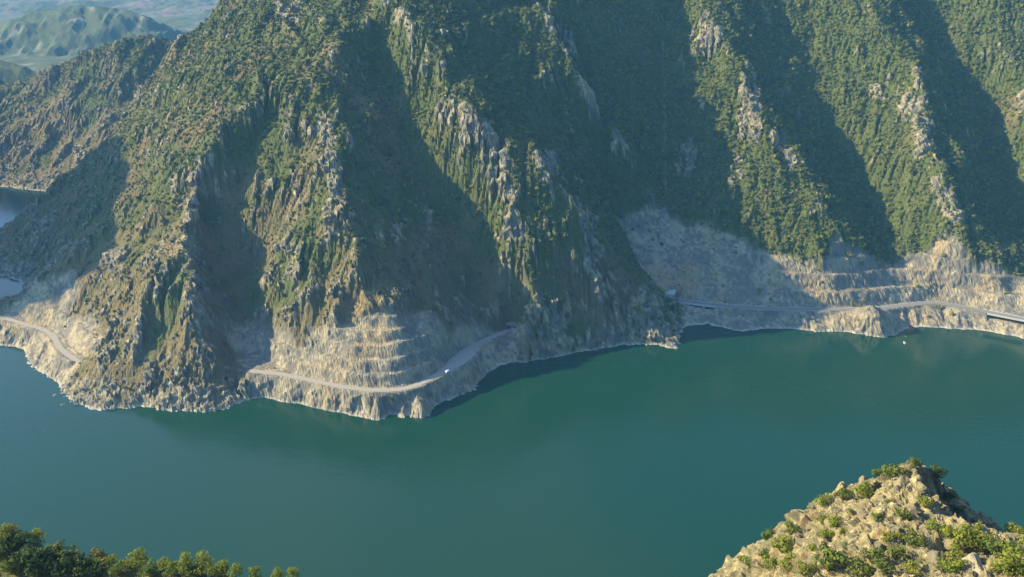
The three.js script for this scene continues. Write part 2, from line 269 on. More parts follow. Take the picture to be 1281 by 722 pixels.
for (let j = 0; j < NZ; j++) for (let i = 0; i < NX; i++) {
  const c = j * NX + i, x = X0 + i * S, zz = Z0 + j * S, z = -zz; let h = H[c];
  let b = 0;
  for (const { a, h: h0, step } of CUTS) {
    const e = edge(a, x, z) + 5 * fbm(x / 11, zz / 11, 3); if (e <= -3) continue;
    const k = smooth(-3, 4, e); b = Math.max(b, k); h = lerp(h, SOFT[c], k);
    const rough = 0.7 + 1.2 * fbm(x / 30, zz / 30, 2);                  // benches are clean in places and broken in others
    const q = (h - h0 + rough * 2 * fbm(x / 18, zz / 18, 2) + 2.5 * fbm(x / 60, zz / 60, 2)) / step, n = Math.floor(q), f = q - n;
    const t = h0 + step * (n + (f < 0.42 ? f * 0.14 : 0.059 + (f - 0.42) / 0.58 * 0.941));
    h = lerp(h, q > 0 ? t : h, k * smooth(-0.2, 0.1, q));
  }
  for (const a of BARE) { const e = edge(a, x, z) + 4 * fbm(x / 9, zz / 9, 3); if (e > -3) { b = Math.max(b, smooth(-3, 2, e)); h = lerp(h, SOFT[c], 0.7 * smooth(-3, 2, e) * smooth(4, 12, h)); } }
  scree[c] = Math.max(smooth(-2, 2, edge(SCREE, x, z) + 3 * fbm(x / 12, zz / 12, 3) - 0.5) * 0.8, ...SOIL.map(a => 0.99 * smooth(-1, 2, edge(a, x, z) + 5 * fbm(x / 8, zz / 8, 3))));
  bare[c] = b; H[c] = h;
}
const grad = (c) => { const i = c % NX; return [(H[c + (i < NX - 1 ? 1 : 0)] - H[c - (i > 0 ? 1 : 0)]) / (2 * S), (H[Math.min(NV - 1, c + NX)] - H[Math.max(0, c - NX)]) / (2 * S)]; };
function blurred(r) {                                                  // box blur of the height, for telling crests from hollows
  const out = new Float32Array(NV), tmp = new Float32Array(NV), n = 2 * r + 1;
  for (let j = 0; j < NZ; j++) { let s = 0; for (let i = -r; i <= r; i++) s += H[j * NX + clamp(i, 0, NX - 1)]; for (let i = 0; i < NX; i++) { tmp[j * NX + i] = s / n; s += H[j * NX + Math.min(NX - 1, i + r + 1)] - H[j * NX + Math.max(0, i - r)]; } }
  for (let i = 0; i < NX; i++) { let s = 0; for (let j = -r; j <= r; j++) s += tmp[clamp(j, 0, NZ - 1) * NX + i]; for (let j = 0; j < NZ; j++) { out[j * NX + i] = s / n; s += tmp[Math.min(NZ - 1, j + r + 1) * NX + i] - tmp[Math.max(0, j - r) * NX + i]; } }
  return out;
}
const B1 = blurred(4), B2 = blurred(14);
const GREEN = (x, z, h) => {                                          // how thickly scrub grows: thick to the right and high up, thin on the left and low down
  let g = lerp(0.64, 0.98, smooth(-250, 230, x)); g -= 0.26 * (1 - smooth(20, 150, h)) * (1 - smooth(120, 260, x)); return clamp(g + 0.16 * smooth(120, 260, h), 0.1, 1);
};
for (let j = 0; j < NZ; j++) for (let i = 0; i < NX; i++) {
  const c = j * NX + i, x = X0 + i * S, zz = Z0 + j * S, h = H[c], [gx, gz] = grad(c), sl = Math.hypot(gx, gz);
  const g = GREEN(x, -zz, h);
  const n = fbm(x / 26, zz / 34, 4, 0.6), v = fbm(x / 5.5, zz / 8, 3, 0.6);
  let crest = 0; for (const a of CRAGS) { const e = edge(a, x, -zz); if (e > -8) crest = Math.max(crest, smooth(-8, 4, e)); }
  const r = smooth(0.42, 0.58, 0.5 * crest + 0.56 - 0.52 * g + 0.04 * (h - B1[c]) + 0.022 * (h - B2[c]) + 0.08 * Math.min(sl - 0.9, 0.8) + 0.55 * n + 0.5 * v + 0.3 * (1 - smooth(4, 22, h)) + (0.06 + 0.18 * smooth(-40, 40, x)) * (1 - smooth(15, 75, h)));
  rock[c] = r;
}
for (const { h: hr, pts } of roads) for (const p of pts) {             // the road's level shelf
  const wide = 4.6 + (hr === ROAD_FRONT_H ? 6 * smooth(34, 8, p.distanceTo(YARD)) : 0);
  const R = wide + 22, i0 = Math.max(0, Math.floor((p.x - R - X0) / S)), i1 = Math.min(NX - 1, Math.ceil((p.x + R - X0) / S)), j0 = Math.max(0, Math.floor((-p.z - R - Z0) / S)), j1 = Math.min(NZ - 1, Math.ceil((-p.z + R - Z0) / S));
  const [pu] = pixelOf(p.x, p.y, p.z);
  const tunnel = (hr === ROAD_FRONT_H && (pu < 316 || pu > 638)) || (hr === ROAD_RIGHT_H && pu < 846) || (hr === ROAD_LEFT_H && pu > 92);
  if (tunnel) continue;
  for (let j = j0; j <= j1; j++) for (let i = i0; i <= i1; i++) {
    const c = j * NX + i, x = X0 + i * S, zz = Z0 + j * S, d = Math.hypot(x - p.x, zz + p.z), wob = 1.5 * noise(x / 7, zz / 7);
    if (d > R) continue;
    const ub = hr === ROAD_RIGHT_H && underBridge(x, -zz);
    if (d < wide + 1.2) { H[c] = ub ? Math.min(H[c], hr - 4 - 0.25 * d + wob * 0.4) : hr; bare[c] = Math.max(bare[c], smooth(wide + 1.2, wide, d)); continue; }
    const q = d - wide - 1.2;
    H[c] = Math.min(H[c], hr + q * 2.2 + 0.3 + Math.abs(wob) * Math.min(1, q));
    if (!ub) H[c] = Math.max(H[c], hr - q * 1.9 - Math.abs(wob) * Math.min(1, q * 0.5));
  }
}

const AT = new Float32Array(NV * 3);                                     // final places: crags on bare rock, broken faces in the cuttings, ribs and gullies below the road
for (let j = 0; j < NZ; j++) for (let i = 0; i < NX; i++) {
  const c = j * NX + i, x = X0 + i * S, zz = Z0 + j * S, h = H[c], [gx, gz] = grad(c), l = Math.hypot(gx, 1, gz);
  const off = smooth(6, 9, roadD[c] - (Math.hypot(x - YARD.x, -zz - YARD.z) < 32 ? 6 : 0)), k = rock[c] * (1 - bare[c]);
  let d = 0;
  if (h > -6 && off > 0) {
    const wx = x + 2.5 * value3(x / 7, h / 7, zz / 7), wh = h + 2.5 * value3(x / 7 + 40, h / 7, zz / 7);
    const soil = 0.7 * fbm3(x / 5, h / 5, zz / 5, 2);
    let r = 0, b = 0;
    if (k > 0.02) { const [p1, p2, ip, sp] = cells3(wx / 7.5, wh / 5.5, zz / 7.5), [q1, q2, iq, sq] = cells3(wx / 17 + 9, wh / 13, zz / 17); r = 2.2 * (ip - 0.35) + 2.8 * sp + 4 * (iq - 0.4) + 5.5 * sq + 1.2 * fbm3(x / 3, h / 3, zz / 3, 2); }
    if (bare[c] > 0.02) { const [p1, p2, ip, sp] = cells3(wx / 5.5, wh / 3.6, zz / 5.5), below = smooth(16, 11, h) * smooth(-2, 3, h); b = (0.25 + 0.75 * smooth(0.4, 1.1, l - 1)) * (1.0 * (ip - 0.45) + 1.5 * sp + 0.6 * fbm3(x / 2.6, h / 2.6, zz / 2.6, 2)) + 1.2 * fbm3(x / 15, h / 15, zz / 15, 2) + below * 6 * (ridged(x / 23 + 4, zz / 60, 3) - 0.62); }
    d = off * smooth(-3, 4, h) * lerp(lerp(soil, r, k), b, bare[c]);
  }
  AT[c * 3] = x - gx / l * d; AT[c * 3 + 1] = h + d / l; AT[c * 3 + 2] = -zz + gz / l * d;
}

// ---------------------------------------------------------------- textures and materials for the ground
function noiseTexture(n, f, repeat = 1) {                              // a grey noise tile that repeats
  const d = new Uint8Array(n * n * 4);
  for (let j = 0; j < n; j++) for (let i = 0; i < n; i++) { const v = clamp(f(i / n, j / n)) * 255, q = (j * n + i) * 4; d[q] = d[q + 1] = d[q + 2] = v; d[q + 3] = 255; }
  const t = new THREE.DataTexture(d, n, n); t.wrapS = t.wrapT = THREE.RepeatWrapping; t.magFilter = THREE.LinearFilter; t.minFilter = THREE.LinearMipmapLinearFilter; t.generateMipmaps = true; t.repeat.set(repeat, repeat); t.needsUpdate = true; return t;
}
function tiled(f, x, y, p) { const a = f(x * p, y * p), b = f((x - 1) * p, y * p), c = f(x * p, (y - 1) * p), d = f((x - 1) * p, (y - 1) * p); return lerp(lerp(a, b, x), lerp(c, d, x), y); }
const roughBump = noiseTexture(512, (x, y) => 0.5 + 0.5 * tiled((a, b) => fbm(a, b, 5, 0.65), x, y, 24));
const ridgeBump = noiseTexture(512, (x, y) => tiled((a, b) => ridged(a, b, 5, 0.6), x, y, 14) * 0.9);
const groundMat = new THREE.MeshStandardMaterial({ vertexColors: true, flatShading: true, roughness: 1, bumpMap: ridgeBump, bumpScale: 1.6 });
const nearMat = new THREE.MeshStandardMaterial({ vertexColors: true, flatShading: true, roughness: 1, bumpMap: ridgeBump, bumpScale: 0.35 });

function gridGeo(xs, zs, at, tint, tile) {                             // a sheet over the lines xs and zs (metres ahead)
  const nx = xs.length, nz = zs.length, pos = new Float32Array(nx * nz * 3), col = new Float32Array(nx * nz * 3), uv = new Float32Array(nx * nz * 2), idx = new Uint32Array((nx - 1) * (nz - 1) * 6); let q = 0;
  for (let j = 0; j < nz; j++) for (let i = 0; i < nx; i++) {
    const c = j * nx + i, p = at(i, j); pos.set(p, c * 3); col.set(tint(i, j, p), c * 3); uv[c * 2] = (p[0] + p[1] * 0.35) / tile; uv[c * 2 + 1] = (p[2] + p[1] * 0.6) / tile;
    if (i < nx - 1 && j < nz - 1) { idx.set([c, c + 1, c + nx, c + 1, c + nx + 1, c + nx], q); q += 6; }
  }
  const g = new THREE.BufferGeometry(); g.setAttribute('position', new THREE.BufferAttribute(pos, 3)); g.setAttribute('color', new THREE.BufferAttribute(col, 3)); g.setAttribute('uv', new THREE.BufferAttribute(uv, 2)); g.setIndex(new THREE.BufferAttribute(idx, 1)); g.computeVertexNormals(); return g;
}
const mix3 = (a, b, t) => [lerp(a[0], b[0], t), lerp(a[1], b[1], t), lerp(a[2], b[2], t)];
const mul3 = (a, k) => [a[0] * k, a[1] * k, a[2] * k];
function setting(name, geometry, material, parent = scene) { const m = new THREE.Mesh(geometry, material); m.name = name; if (parent === scene) m.userData.kind = 'structure'; m.castShadow = m.receiveShadow = true; parent.add(m); return m; }
const range = (a, b, s) => { const n = Math.max(1, Math.round((b - a) / s)), o = []; for (let i = 0; i <= n; i++) o.push(a + (b - a) * i / n); return o; };

const ROCK_A = [0.27, 0.225, 0.13], ROCK_B = [0.165, 0.15, 0.11], ROCK_C = [0.37, 0.315, 0.20], SOIL_A = [0.175, 0.13, 0.055], SOIL_B = [0.115, 0.10, 0.042], GRASS = [0.075, 0.094, 0.018], CUT_A = [0.36, 0.30, 0.195], CUT_B = [0.20, 0.18, 0.14], CUT_C = [0.38, 0.28, 0.15], RING = [0.44, 0.40, 0.31], SCREE_C = [0.17, 0.155, 0.115];
function groundTint(c, x, zz, h) {
  const n1 = fbm3(x / 13, h / 13, zz / 13, 3, 0.6), n2 = fbm3(x / 3 + 50, h / 2, zz / 3, 3, 0.7), n3 = fbm(x / 60 + 9, zz / 60, 3);
  const g = GREEN(x, -zz, h);
  let soil = mix3(mix3(SOIL_A, SOIL_B, smooth(-0.3, 0.4, n1 + n2 * 0.4)), GRASS, clamp(smooth(-0.25, 0.3, n3 + 0.5 * n2 + (g - 0.6) * 1.2)));
  let rk = mix3(mix3(ROCK_B, ROCK_A, smooth(-0.25, 0.25, n1 + 0.6 * n2)), ROCK_C, smooth(0.1, 0.45, n2));
  let o = mix3(soil, rk, rock[c]);
  if (scree[c] > 0) o = mix3(o, scree[c] < 0.995 ? mix3(SOIL_A, CUT_C, smooth(-0.2, 0.5, n2)) : SCREE_C, scree[c] * 0.85);
  if (bare[c] > 0) { const cut = mix3(mix3(CUT_B, CUT_A, smooth(-0.25, 0.25, n1 + n2 * 0.7)), CUT_C, smooth(0.1, 0.5, n3 + n2 * 0.5)); o = mix3(o, cut, bare[c]); }
  const ring = 1.4 + 0.9 * n2 + 0.6 * n1; if (h < ring) o = mix3(o, RING, smooth(ring, ring - 0.6, h) * 0.85);
  return mul3(o, 1 + 0.42 * n2);
}
{
  const xs = range(X0, X1, S), zs = range(Z0, Z1, S);
  setting('mountain', gridGeo(xs, zs, (i, j) => { const c = (j * NX + i) * 3; return [AT[c], AT[c + 1], AT[c + 2]]; }, (i, j, p) => groundTint(j * NX + i, p[0], -p[2], p[1]), 40), groundMat);
}
// ---------------------------------------------------------------- the mountain's upper mass above the frame, the far hills, the lake
{
  const top = (x) => groundAt(clamp(x, X0, X1), -(Z1 - 4));
  const rise = (x, z) => {                                             // keeps to the right of the skyline in view
    const h = top(x) - 3 + 0.62 * (z - Z1 + 4) + 40 * fbm(x / 220, z / 220, 4) * smooth(Z1, Z1 + 120, z);
    return Math.min(h, 250 + 1.15 * (x + 0.27 * z - 40) + 20 * fbm(x / 90, z / 90, 3), 1450 + 120 * fbm(x / 400, z / 400, 3));
  };
  const xs = range(-560, 2600, 20), zs = range(Z1 - 4, 3300, 20);
  setting('upper_mountain', gridGeo(xs, zs, (i, j) => [xs[i], Math.max(-40, rise(xs[i], zs[j])), -zs[j]], (i, j, p) => { const n = fbm(p[0] / 40, p[2] / 40, 4, 0.6); return n > 0.12 ? mul3(ROCK_B, 1 + n) : mul3(GRASS, 1 - n); }, 60), groundMat);
  const xs2 = range(X1 - 2, 2600, 20), zs2 = range(Z0, Z1 + 10, 20);   // the same slope going on to the right of the frame
  setting('right_mountain', gridGeo(xs2, zs2, (i, j) => [xs2[i], lerp(groundAt(X1 - 3, -Math.min(zs2[j], Z1 - 4)) - 2, Math.min(0.74 * (zs2[j] - 860), 900), smooth(X1, X1 + 200, xs2[i])) + 50 * fbm(xs2[i] / 150, zs2[j] / 200, 4) * smooth(X1, X1 + 150, xs2[i]), -zs2[j]], (i, j, p) => { const n = fbm(p[0] / 40, p[2] / 40, 4, 0.6); return n > 0.12 ? mul3(ROCK_B, 1 + n) : mul3(GRASS, 1 - n); }, 60), groundMat);
}
{
  // far hills: crest lines with their depth, each a tent worn by noise
  const crests = [
    { s: 0.46, p: [[-160, 70, 3200], [-80, 50, 3250], [0, 33, 3300], [14, 23, 3320], [35, 15, 3330], [61, 13, 3340], [98, 6, 3350], [145, 8, 3350], [159, 12, 3340], [173, 21, 3320], [194, 35, 3300], [225, 58, 3250]].map(q => atDepth(...q)) },
    { s: 0.6, p: [[-90, 55, 2350], [0, 73, 2350], [25, 82, 2340], [50, 96, 2320], [75, 125, 2280]].map(q => atDepth(...q)) },
    { s: 0.5, p: [[61, 13, 3340], [72, 50, 3180], [66, 95, 2950]].map(q => atDepth(...q)) },
    { s: 0.5, p: [[145, 8, 3350], [150, 45, 3200], [160, 85, 3000]].map(q => atDepth(...q)) },
    { s: 0.35, p: [[-200, -30, 4800], [-60, -6, 5000], [20, -8, 5300], [60, 3, 5200]].map(q => atDepth(...q)) },
    { s: 0.3, p: [[235, -14, 5600], [262, 8, 5200], [285, 40, 4700]].map(q => atDepth(...q)) },
  ];
  const high = (x, z) => {
    let h = 6 - 40 * smooth(1900, 1800, z) + 10 * fbm(x / 120, z / 120, 3) + 16 * smooth(4000, 4300, z) + 0.02 * Math.max(0, z - 4300) + 60 * Math.abs(fbm(x / 420, z / 420, 4)) * smooth(4000, 4400, z) + 0.4 * Math.max(0, z - 6000);
    const wx = x + 40 * fbm(x / 130, z / 130, 3), wz = z + 40 * fbm(x / 130 + 8, z / 130, 3);
    for (const { s, p } of crests) for (let k = 1; k < p.length; k++) {
      const [ax, ay, az] = p[k - 1], [bx, by, bz] = p[k], t = clamp(((wx - ax) * (bx - ax) + (-wz - az) * (bz - az)) / ((bx - ax) ** 2 + (bz - az) ** 2)), d = Math.hypot(wx - lerp(ax, bx, t), -wz - lerp(az, bz, t));
      h = Math.max(h, lerp(ay, by, t) - d * s + (20 * fbm(x / 110, z / 200, 4) + 46 * (ridged(x / 150, z / 300, 4) - 0.62)) * smooth(5, 110, d));
    }
    return h + 8 * (ridged(x / 60, z / 90, 3) - 0.5) * smooth(0, 60, h);
  };
  const xs = range(-4200, 300, 17), zs = range(Z1 - 6, 6400, 17);
  const FIELD = [[0.09, 0.11, 0.04], [0.17, 0.13, 0.10], [0.10, 0.115, 0.05], [0.075, 0.10, 0.035], [0.14, 0.14, 0.09]];
  setting('far_hills', gridGeo(xs, zs, (i, j) => { const x = xs[i], z = zs[j]; return [x, x > -0.24 * z ? -60 : high(x, z) - 6 * (1 - smooth(Z1, Z1 + 60, z)), -z]; }, (i, j, p) => {
    const [x, , mz] = p, z = -mz, n = fbm(x / 50, z / 70, 4, 0.6), f = cells(x / 160 + 0.3 * n, z / 240 + 0.3 * n), flat = smooth(110, 60, p[1]) * smooth(4050, 4200, z);
    const wild = n > 0.3 ? mul3(ROCK_B, 0.9 + n) : mul3(GRASS, 1 + 0.8 * n);
    return mix3(wild, FIELD[Math.floor(f[2] * 4.99)], flat);
  }, 60), groundMat);
}
{                                                                      // the mountain across the water, left of the frame: its shade lies on the dark spur and the inlet
  const xs = range(-2100, -990, 15), zs = range(700, 1750, 15);
  setting('left_mountain', gridGeo(xs, zs, (i, j) => { const x = xs[i], z = zs[j]; return [x, -30 + 540 * (z < 1190 ? 0.15 * smooth(740, 860, z) + 0.85 * smooth(880, 950, z) : Math.exp(-(((z - 1190) / 270) ** 2))) * smooth(-985, -1200, x) * (1 - 0.3 * smooth(-1300, -2100, x)) + 30 * fbm(x / 90, z / 90, 4) * smooth(-990, -1080, x), -z]; }, (i, j, p) => { const n = fbm(p[0] / 40, p[2] / 40, 4, 0.6); return n > 0.12 ? mul3(ROCK_B, 1 + n) : mul3(GRASS, 1 - n); }, 60), groundMat);
}
const waterBump = noiseTexture(512, (x, y) => 0.5 + 0.5 * tiled((a, b) => fbm(a, b * 1.0, 4, 0.55), x, y, 12));
const windMap = noiseTexture(512, (x, y) => 0.1 + 0.1 * smooth(-0.2, 0.5, tiled((a, b) => fbm(a, b, 5, 0.6), x, y, 7)), 0.1);   // calm and breezy patches
const waterGeo = new THREE.PlaneGeometry(9000, 8000).rotateX(-Math.PI / 2).translate(-400, 0, -3000);
{ const p = waterGeo.attributes.position, uv = waterGeo.attributes.uv; for (let i = 0; i < p.count; i++) uv.setXY(i, p.getX(i) / 90, p.getZ(i) / 60); }
const lake = setting('lake', waterGeo, new THREE.MeshPhysicalMaterial({ color: new THREE.Color(0.0075, 0.046, 0.027), roughness: 1, roughnessMap: windMap, ior: 1.33, bumpMap: waterBump, bumpScale: 0.14 }));

// ---------------------------------------------------------------- scrub on the mountain
function crownGeo(seed, { rx = 1, ry = 0.8, rz = 1, lumps = 5, leaves = 30, leaf = 0.4, cone = 0 } = {}) {   // lumpy core with leaf sprays round it, one unit across
  const r = rng(seed), parts = [], P = [];
  for (let k = 0; k < lumps; k++) {
    const g = new THREE.IcosahedronGeometry(1, 1), p = g.attributes.position, a = r() * 6.28, d = k ? 0.45 + 0.2 * r() : 0, y0 = k ? (r() - 0.35) * 0.6 : 0, s = k ? 0.42 + 0.25 * r() : 0.62, seen = new Map();
    for (let i = 0; i < p.count; i++) {
      const key = p.getX(i).toFixed(2) + p.getY(i).toFixed(2) + p.getZ(i).toFixed(2); if (!seen.has(key)) seen.set(key, 0.72 + 0.5 * r()); const w = seen.get(key) * s;
      p.setXYZ(i, p.getX(i) * w + Math.cos(a) * d * (1 - cone * y0), p.getY(i) * w + y0, p.getZ(i) * w + Math.sin(a) * d);
    }
    for (let i = 0; i < p.count; i++) P.push(p.getX(i), p.getY(i), p.getZ(i));
  }
  for (let k = 0; k < leaves; k++) {
    const a = r() * 6.28, q = r() * 1.5 - 0.5, c = Math.sqrt(Math.max(0, 1 - q * q * 0.8)), m = 0.8 + 0.25 * r(), o = [Math.cos(a) * c * m, q * m, Math.sin(a) * c * m];
    for (let v = 0; v < 3; v++) P.push(o[0] + (r() - 0.5) * leaf * 2, o[1] + (r() - 0.5) * leaf * 1.6, o[2] + (r() - 0.5) * leaf * 2);
  }
  const g = new THREE.BufferGeometry(), A = new Float32Array(P.length);
  for (let i = 0; i < P.length; i += 3) { const t = cone ? 1 - cone * clamp((P[i + 1] + 0.6) / 1.7) : 1; A[i] = P[i] * rx * t; A[i + 1] = P[i + 1] * ry; A[i + 2] = P[i + 2] * rz * t; }
  g.setAttribute('position', new THREE.BufferAttribute(A, 3)); g.computeVertexNormals(); return g;
}
const leafMat = new THREE.MeshStandardMaterial({ color: 0xffffff, roughness: 0.95 });
const KINDS = [
  { name: 'oak_scrub', label: 'oak shrub', geo: crownGeo(1, { lumps: 5, leaves: 34, ry: 0.85 }), col: [[0.078, 0.098, 0.013], [0.105, 0.122, 0.016], [0.055, 0.077, 0.012], [0.13, 0.135, 0.02]], list: [] },
  { name: 'juniper_scrub', label: 'juniper', geo: crownGeo(2, { lumps: 4, leaves: 26, ry: 1.35, cone: 0.55, rx: 0.85, rz: 0.85 }), col: [[0.035, 0.060, 0.022], [0.045, 0.068, 0.02], [0.055, 0.07, 0.022]], list: [] },
  { name: 'thorn_scrub', label: 'low thorn bush', geo: crownGeo(3, { lumps: 4, leaves: 34, ry: 0.55, leaf: 0.5 }), col: [[0.11, 0.11, 0.025], [0.09, 0.085, 0.022], [0.14, 0.13, 0.03], [0.075, 0.09, 0.018]], list: [] },
];
{
  const r = rng(404), step = 2.55;
  for (let zz = Z0 + 20; zz < Z1 - 10; zz += step) for (let x0 = X0 + 10; x0 < X1 - 10; x0 += step) {
    const x = x0 + (r() - 0.5) * step * 1.6, z = -(zz + (r() - 0.5) * step * 1.6), k1 = r(), k2 = r(), k3 = r(), k4 = r(), h = groundAt(x, z); if (h < 3.5) continue;
    const [u, v, f] = pixelOf(x, h, z); if (u < -70 || u > 1350 || v < -60) continue;
    const c = Math.round((-z - Z0) / S) * NX + Math.round((x - X0) / S);
    if (roadD[c] < 8) continue;
    const g = GREEN(x, z, h), clump = fbm(x / 17, -z / 17, 3, 0.6);
    const p = clamp(lerp(0.03 + 0.75 * g * smooth(-0.35, 0.3, clump + (g - 0.55) * 1.3), 0.26 * g, rock[c])) * (1 - 0.97 * bare[c]) * (1 - 0.95 * scree[c]) * smooth(3, 9, h);
    if (k1 > p * 0.92) continue;
    const kind = k2 < 0.16 ? 1 : k2 < lerp(0.75, 0.3, g) ? 2 : 0, K = KINDS[kind];
    const tall = smooth(0.4, 0.95, g), s = lerp(1.0, 1.6, tall) * (0.5 + 1.1 * k3 * k3 * k3 + 0.35 * k4) * (k2 * 97 % 1 < 0.05 ? 1.6 : 1) * (kind === 2 ? 0.85 : 1);
    const col = K.col[Math.floor(k4 * K.col.length)], b = 0.8 + 0.45 * k3;
    K.list.push({ x, y: h + s * 0.35, z, s, turn: k2 * 40, col: mul3(col, b), big: s / f * F, u, v });
  }
}
const covered = [];
const SINGLE = { oak_scrub: ['oak_shrub', 'large rounded oak shrub standing out from the scrub on the mountain', 70], juniper_scrub: ['juniper_shrub', 'tall pointed juniper standing out from the scrub on the mountain', 40], thorn_scrub: ['thorn_shrub', 'broad low thorn bush standing out from the scrub on the mountain', 40] };
for (const K of KINDS) {
  const m = new THREE.Matrix4(), q = new THREE.Quaternion(), up = new THREE.Vector3(0, 1, 0), c = new THREE.Color(), [name, label, many] = SINGLE[K.name];
  const inView = o => o.u > 5 && o.u < 1276 && o.v > 5 && o.v < 530 && rock[Math.round((-o.z - Z0) / S) * NX + Math.round((o.x - X0) / S)] < 0.9;
  K.list.sort((a, b) => (inView(b) - inView(a)) || b.big - a.big);
  const mats = K.col.map(t => new THREE.MeshStandardMaterial({ color: new THREE.Color(...t), roughness: 0.95 }));
  K.list.splice(0, many).forEach((o, i) => {                           // the ones that show largest are things of their own
    const t = new THREE.Mesh(K.geo, mats[i % mats.length]); t.name = i ? name + '_' + String(i).padStart(3, '0') : name; t.userData = { label, category: 'shrub', group: label.replace(/^\w+ (\w+ )?/, '').split(' standing')[0] + ' plants standing out on the mountain' };
    t.position.set(o.x, o.y, o.z); t.scale.setScalar(o.s); t.rotation.y = o.turn; t.castShadow = t.receiveShadow = true; scene.add(t);
  });
  const inst = new THREE.InstancedMesh(K.geo, leafMat, K.list.length);
  K.list.forEach((o, i) => { m.compose(new THREE.Vector3(o.x, o.y, o.z), q.setFromAxisAngle(up, o.turn), new THREE.Vector3(o.s, o.s * (0.85 + 0.3 * ((i * 0.618) % 1)), o.s)); inst.setMatrixAt(i, m); inst.setColorAt(i, c.setRGB(...o.col)); });
  inst.name = K.name; inst.userData = { kind: 'stuff', label: K.label + ' cover spread over the mountain slopes', category: 'scrub' };
  inst.castShadow = inst.receiveShadow = true; scene.add(inst); covered.push(K.list.length);
}
// ---------------------------------------------------------------- roads, bridges, portals and what stands by the road
const up3 = new THREE.Vector3(0, 1, 0);
function thing(name, label, category, group) { const o = new THREE.Group(); o.name = name; o.userData = { label, category }; if (group) o.userData.group = group; scene.add(o); return o; }
function part(name, geometry, material, parent) { const m = new THREE.Mesh(geometry, material); m.name = name; m.castShadow = m.receiveShadow = true; parent.add(m); return m; }
const gravelMat = new THREE.MeshStandardMaterial({ color: new THREE.Color(0.33, 0.30, 0.25), roughness: 1, bumpMap: roughBump, bumpScale: 0.06 });
const asphaltMat = new THREE.MeshStandardMaterial({ color: new THREE.Color(0.20, 0.195, 0.185), roughness: 0.95, bumpMap: roughBump, bumpScale: 0.03 });
const concreteMat = new THREE.MeshStandardMaterial({ color: new THREE.Color(0.46, 0.44, 0.40), roughness: 0.95, bumpMap: roughBump, bumpScale: 0.04 });
const steelMat = new THREE.MeshStandardMaterial({ color: new THREE.Color(0.55, 0.56, 0.57), roughness: 0.5, metalness: 0.6 });
function ribbon(curve, t0, t1, half, lift, n = 160) {                    // a level strip along a curve; half = [left, right] edges, or a function of place
  const pos = [], uv = [], idx = [];
  for (let k = 0; k <= n; k++) {
    const t = lerp(t0, t1, k / n), p = curve.getPointAt(t), d = curve.getTangentAt(t), nx = -d.z, nz = d.x, [a, b] = typeof half === 'function' ? half(p) : half;
    for (const e of [a, b]) { pos.push(p.x + nx * e, p.y + lift, p.z + nz * e); uv.push((p.x + nx * e) / 6, (p.z + nz * e) / 6); }
    if (k) { const q = k * 2; idx.push(q - 2, q - 1, q, q - 1, q + 1, q); }
  }
  const g = new THREE.BufferGeometry(); g.setAttribute('position', new THREE.Float32BufferAttribute(pos, 3)); g.setAttribute('uv', new THREE.Float32BufferAttribute(uv, 2)); g.setIndex(idx); g.computeVertexNormals(); return g;
}
const [front, right, left] = roads;
setting('gravel_road', ribbon(front.curve, 0.04, 0.97, p => { const w = smooth(34, 8, p.distanceTo(YARD)); return [-3.3 - 5 * w, 3.3 + 5.5 * w]; }, 0.12), gravelMat);
setting('lake_road', ribbon(right.curve, 0.03, 1, [-4.6, 4.6], 0.14), asphaltMat);
setting('spur_road', ribbon(left.curve, 0, 0.98, [-2.8, 2.8], 0.12), gravelMat);
const lineMat = new THREE.MeshStandardMaterial({ color: new THREE.Color(0.7, 0.69, 0.65), roughness: 0.8 });
const tOf = (curve, [x, , z]) => { let best = 0, d = 1e9; for (let k = 0; k <= 600; k++) { const p = curve.getPointAt(k / 600), q = (p.x - x) ** 2 + (p.z - z) ** 2; if (q < d) { d = q; best = k / 600; } } return best; };
setting('road_edge_line', ribbon(right.curve, 0.03, 1, [-4.1, -3.85], 0.145), lineMat);
setting('road_edge_line_001', ribbon(right.curve, 0.03, 1, [3.85, 4.1], 0.145), lineMat);

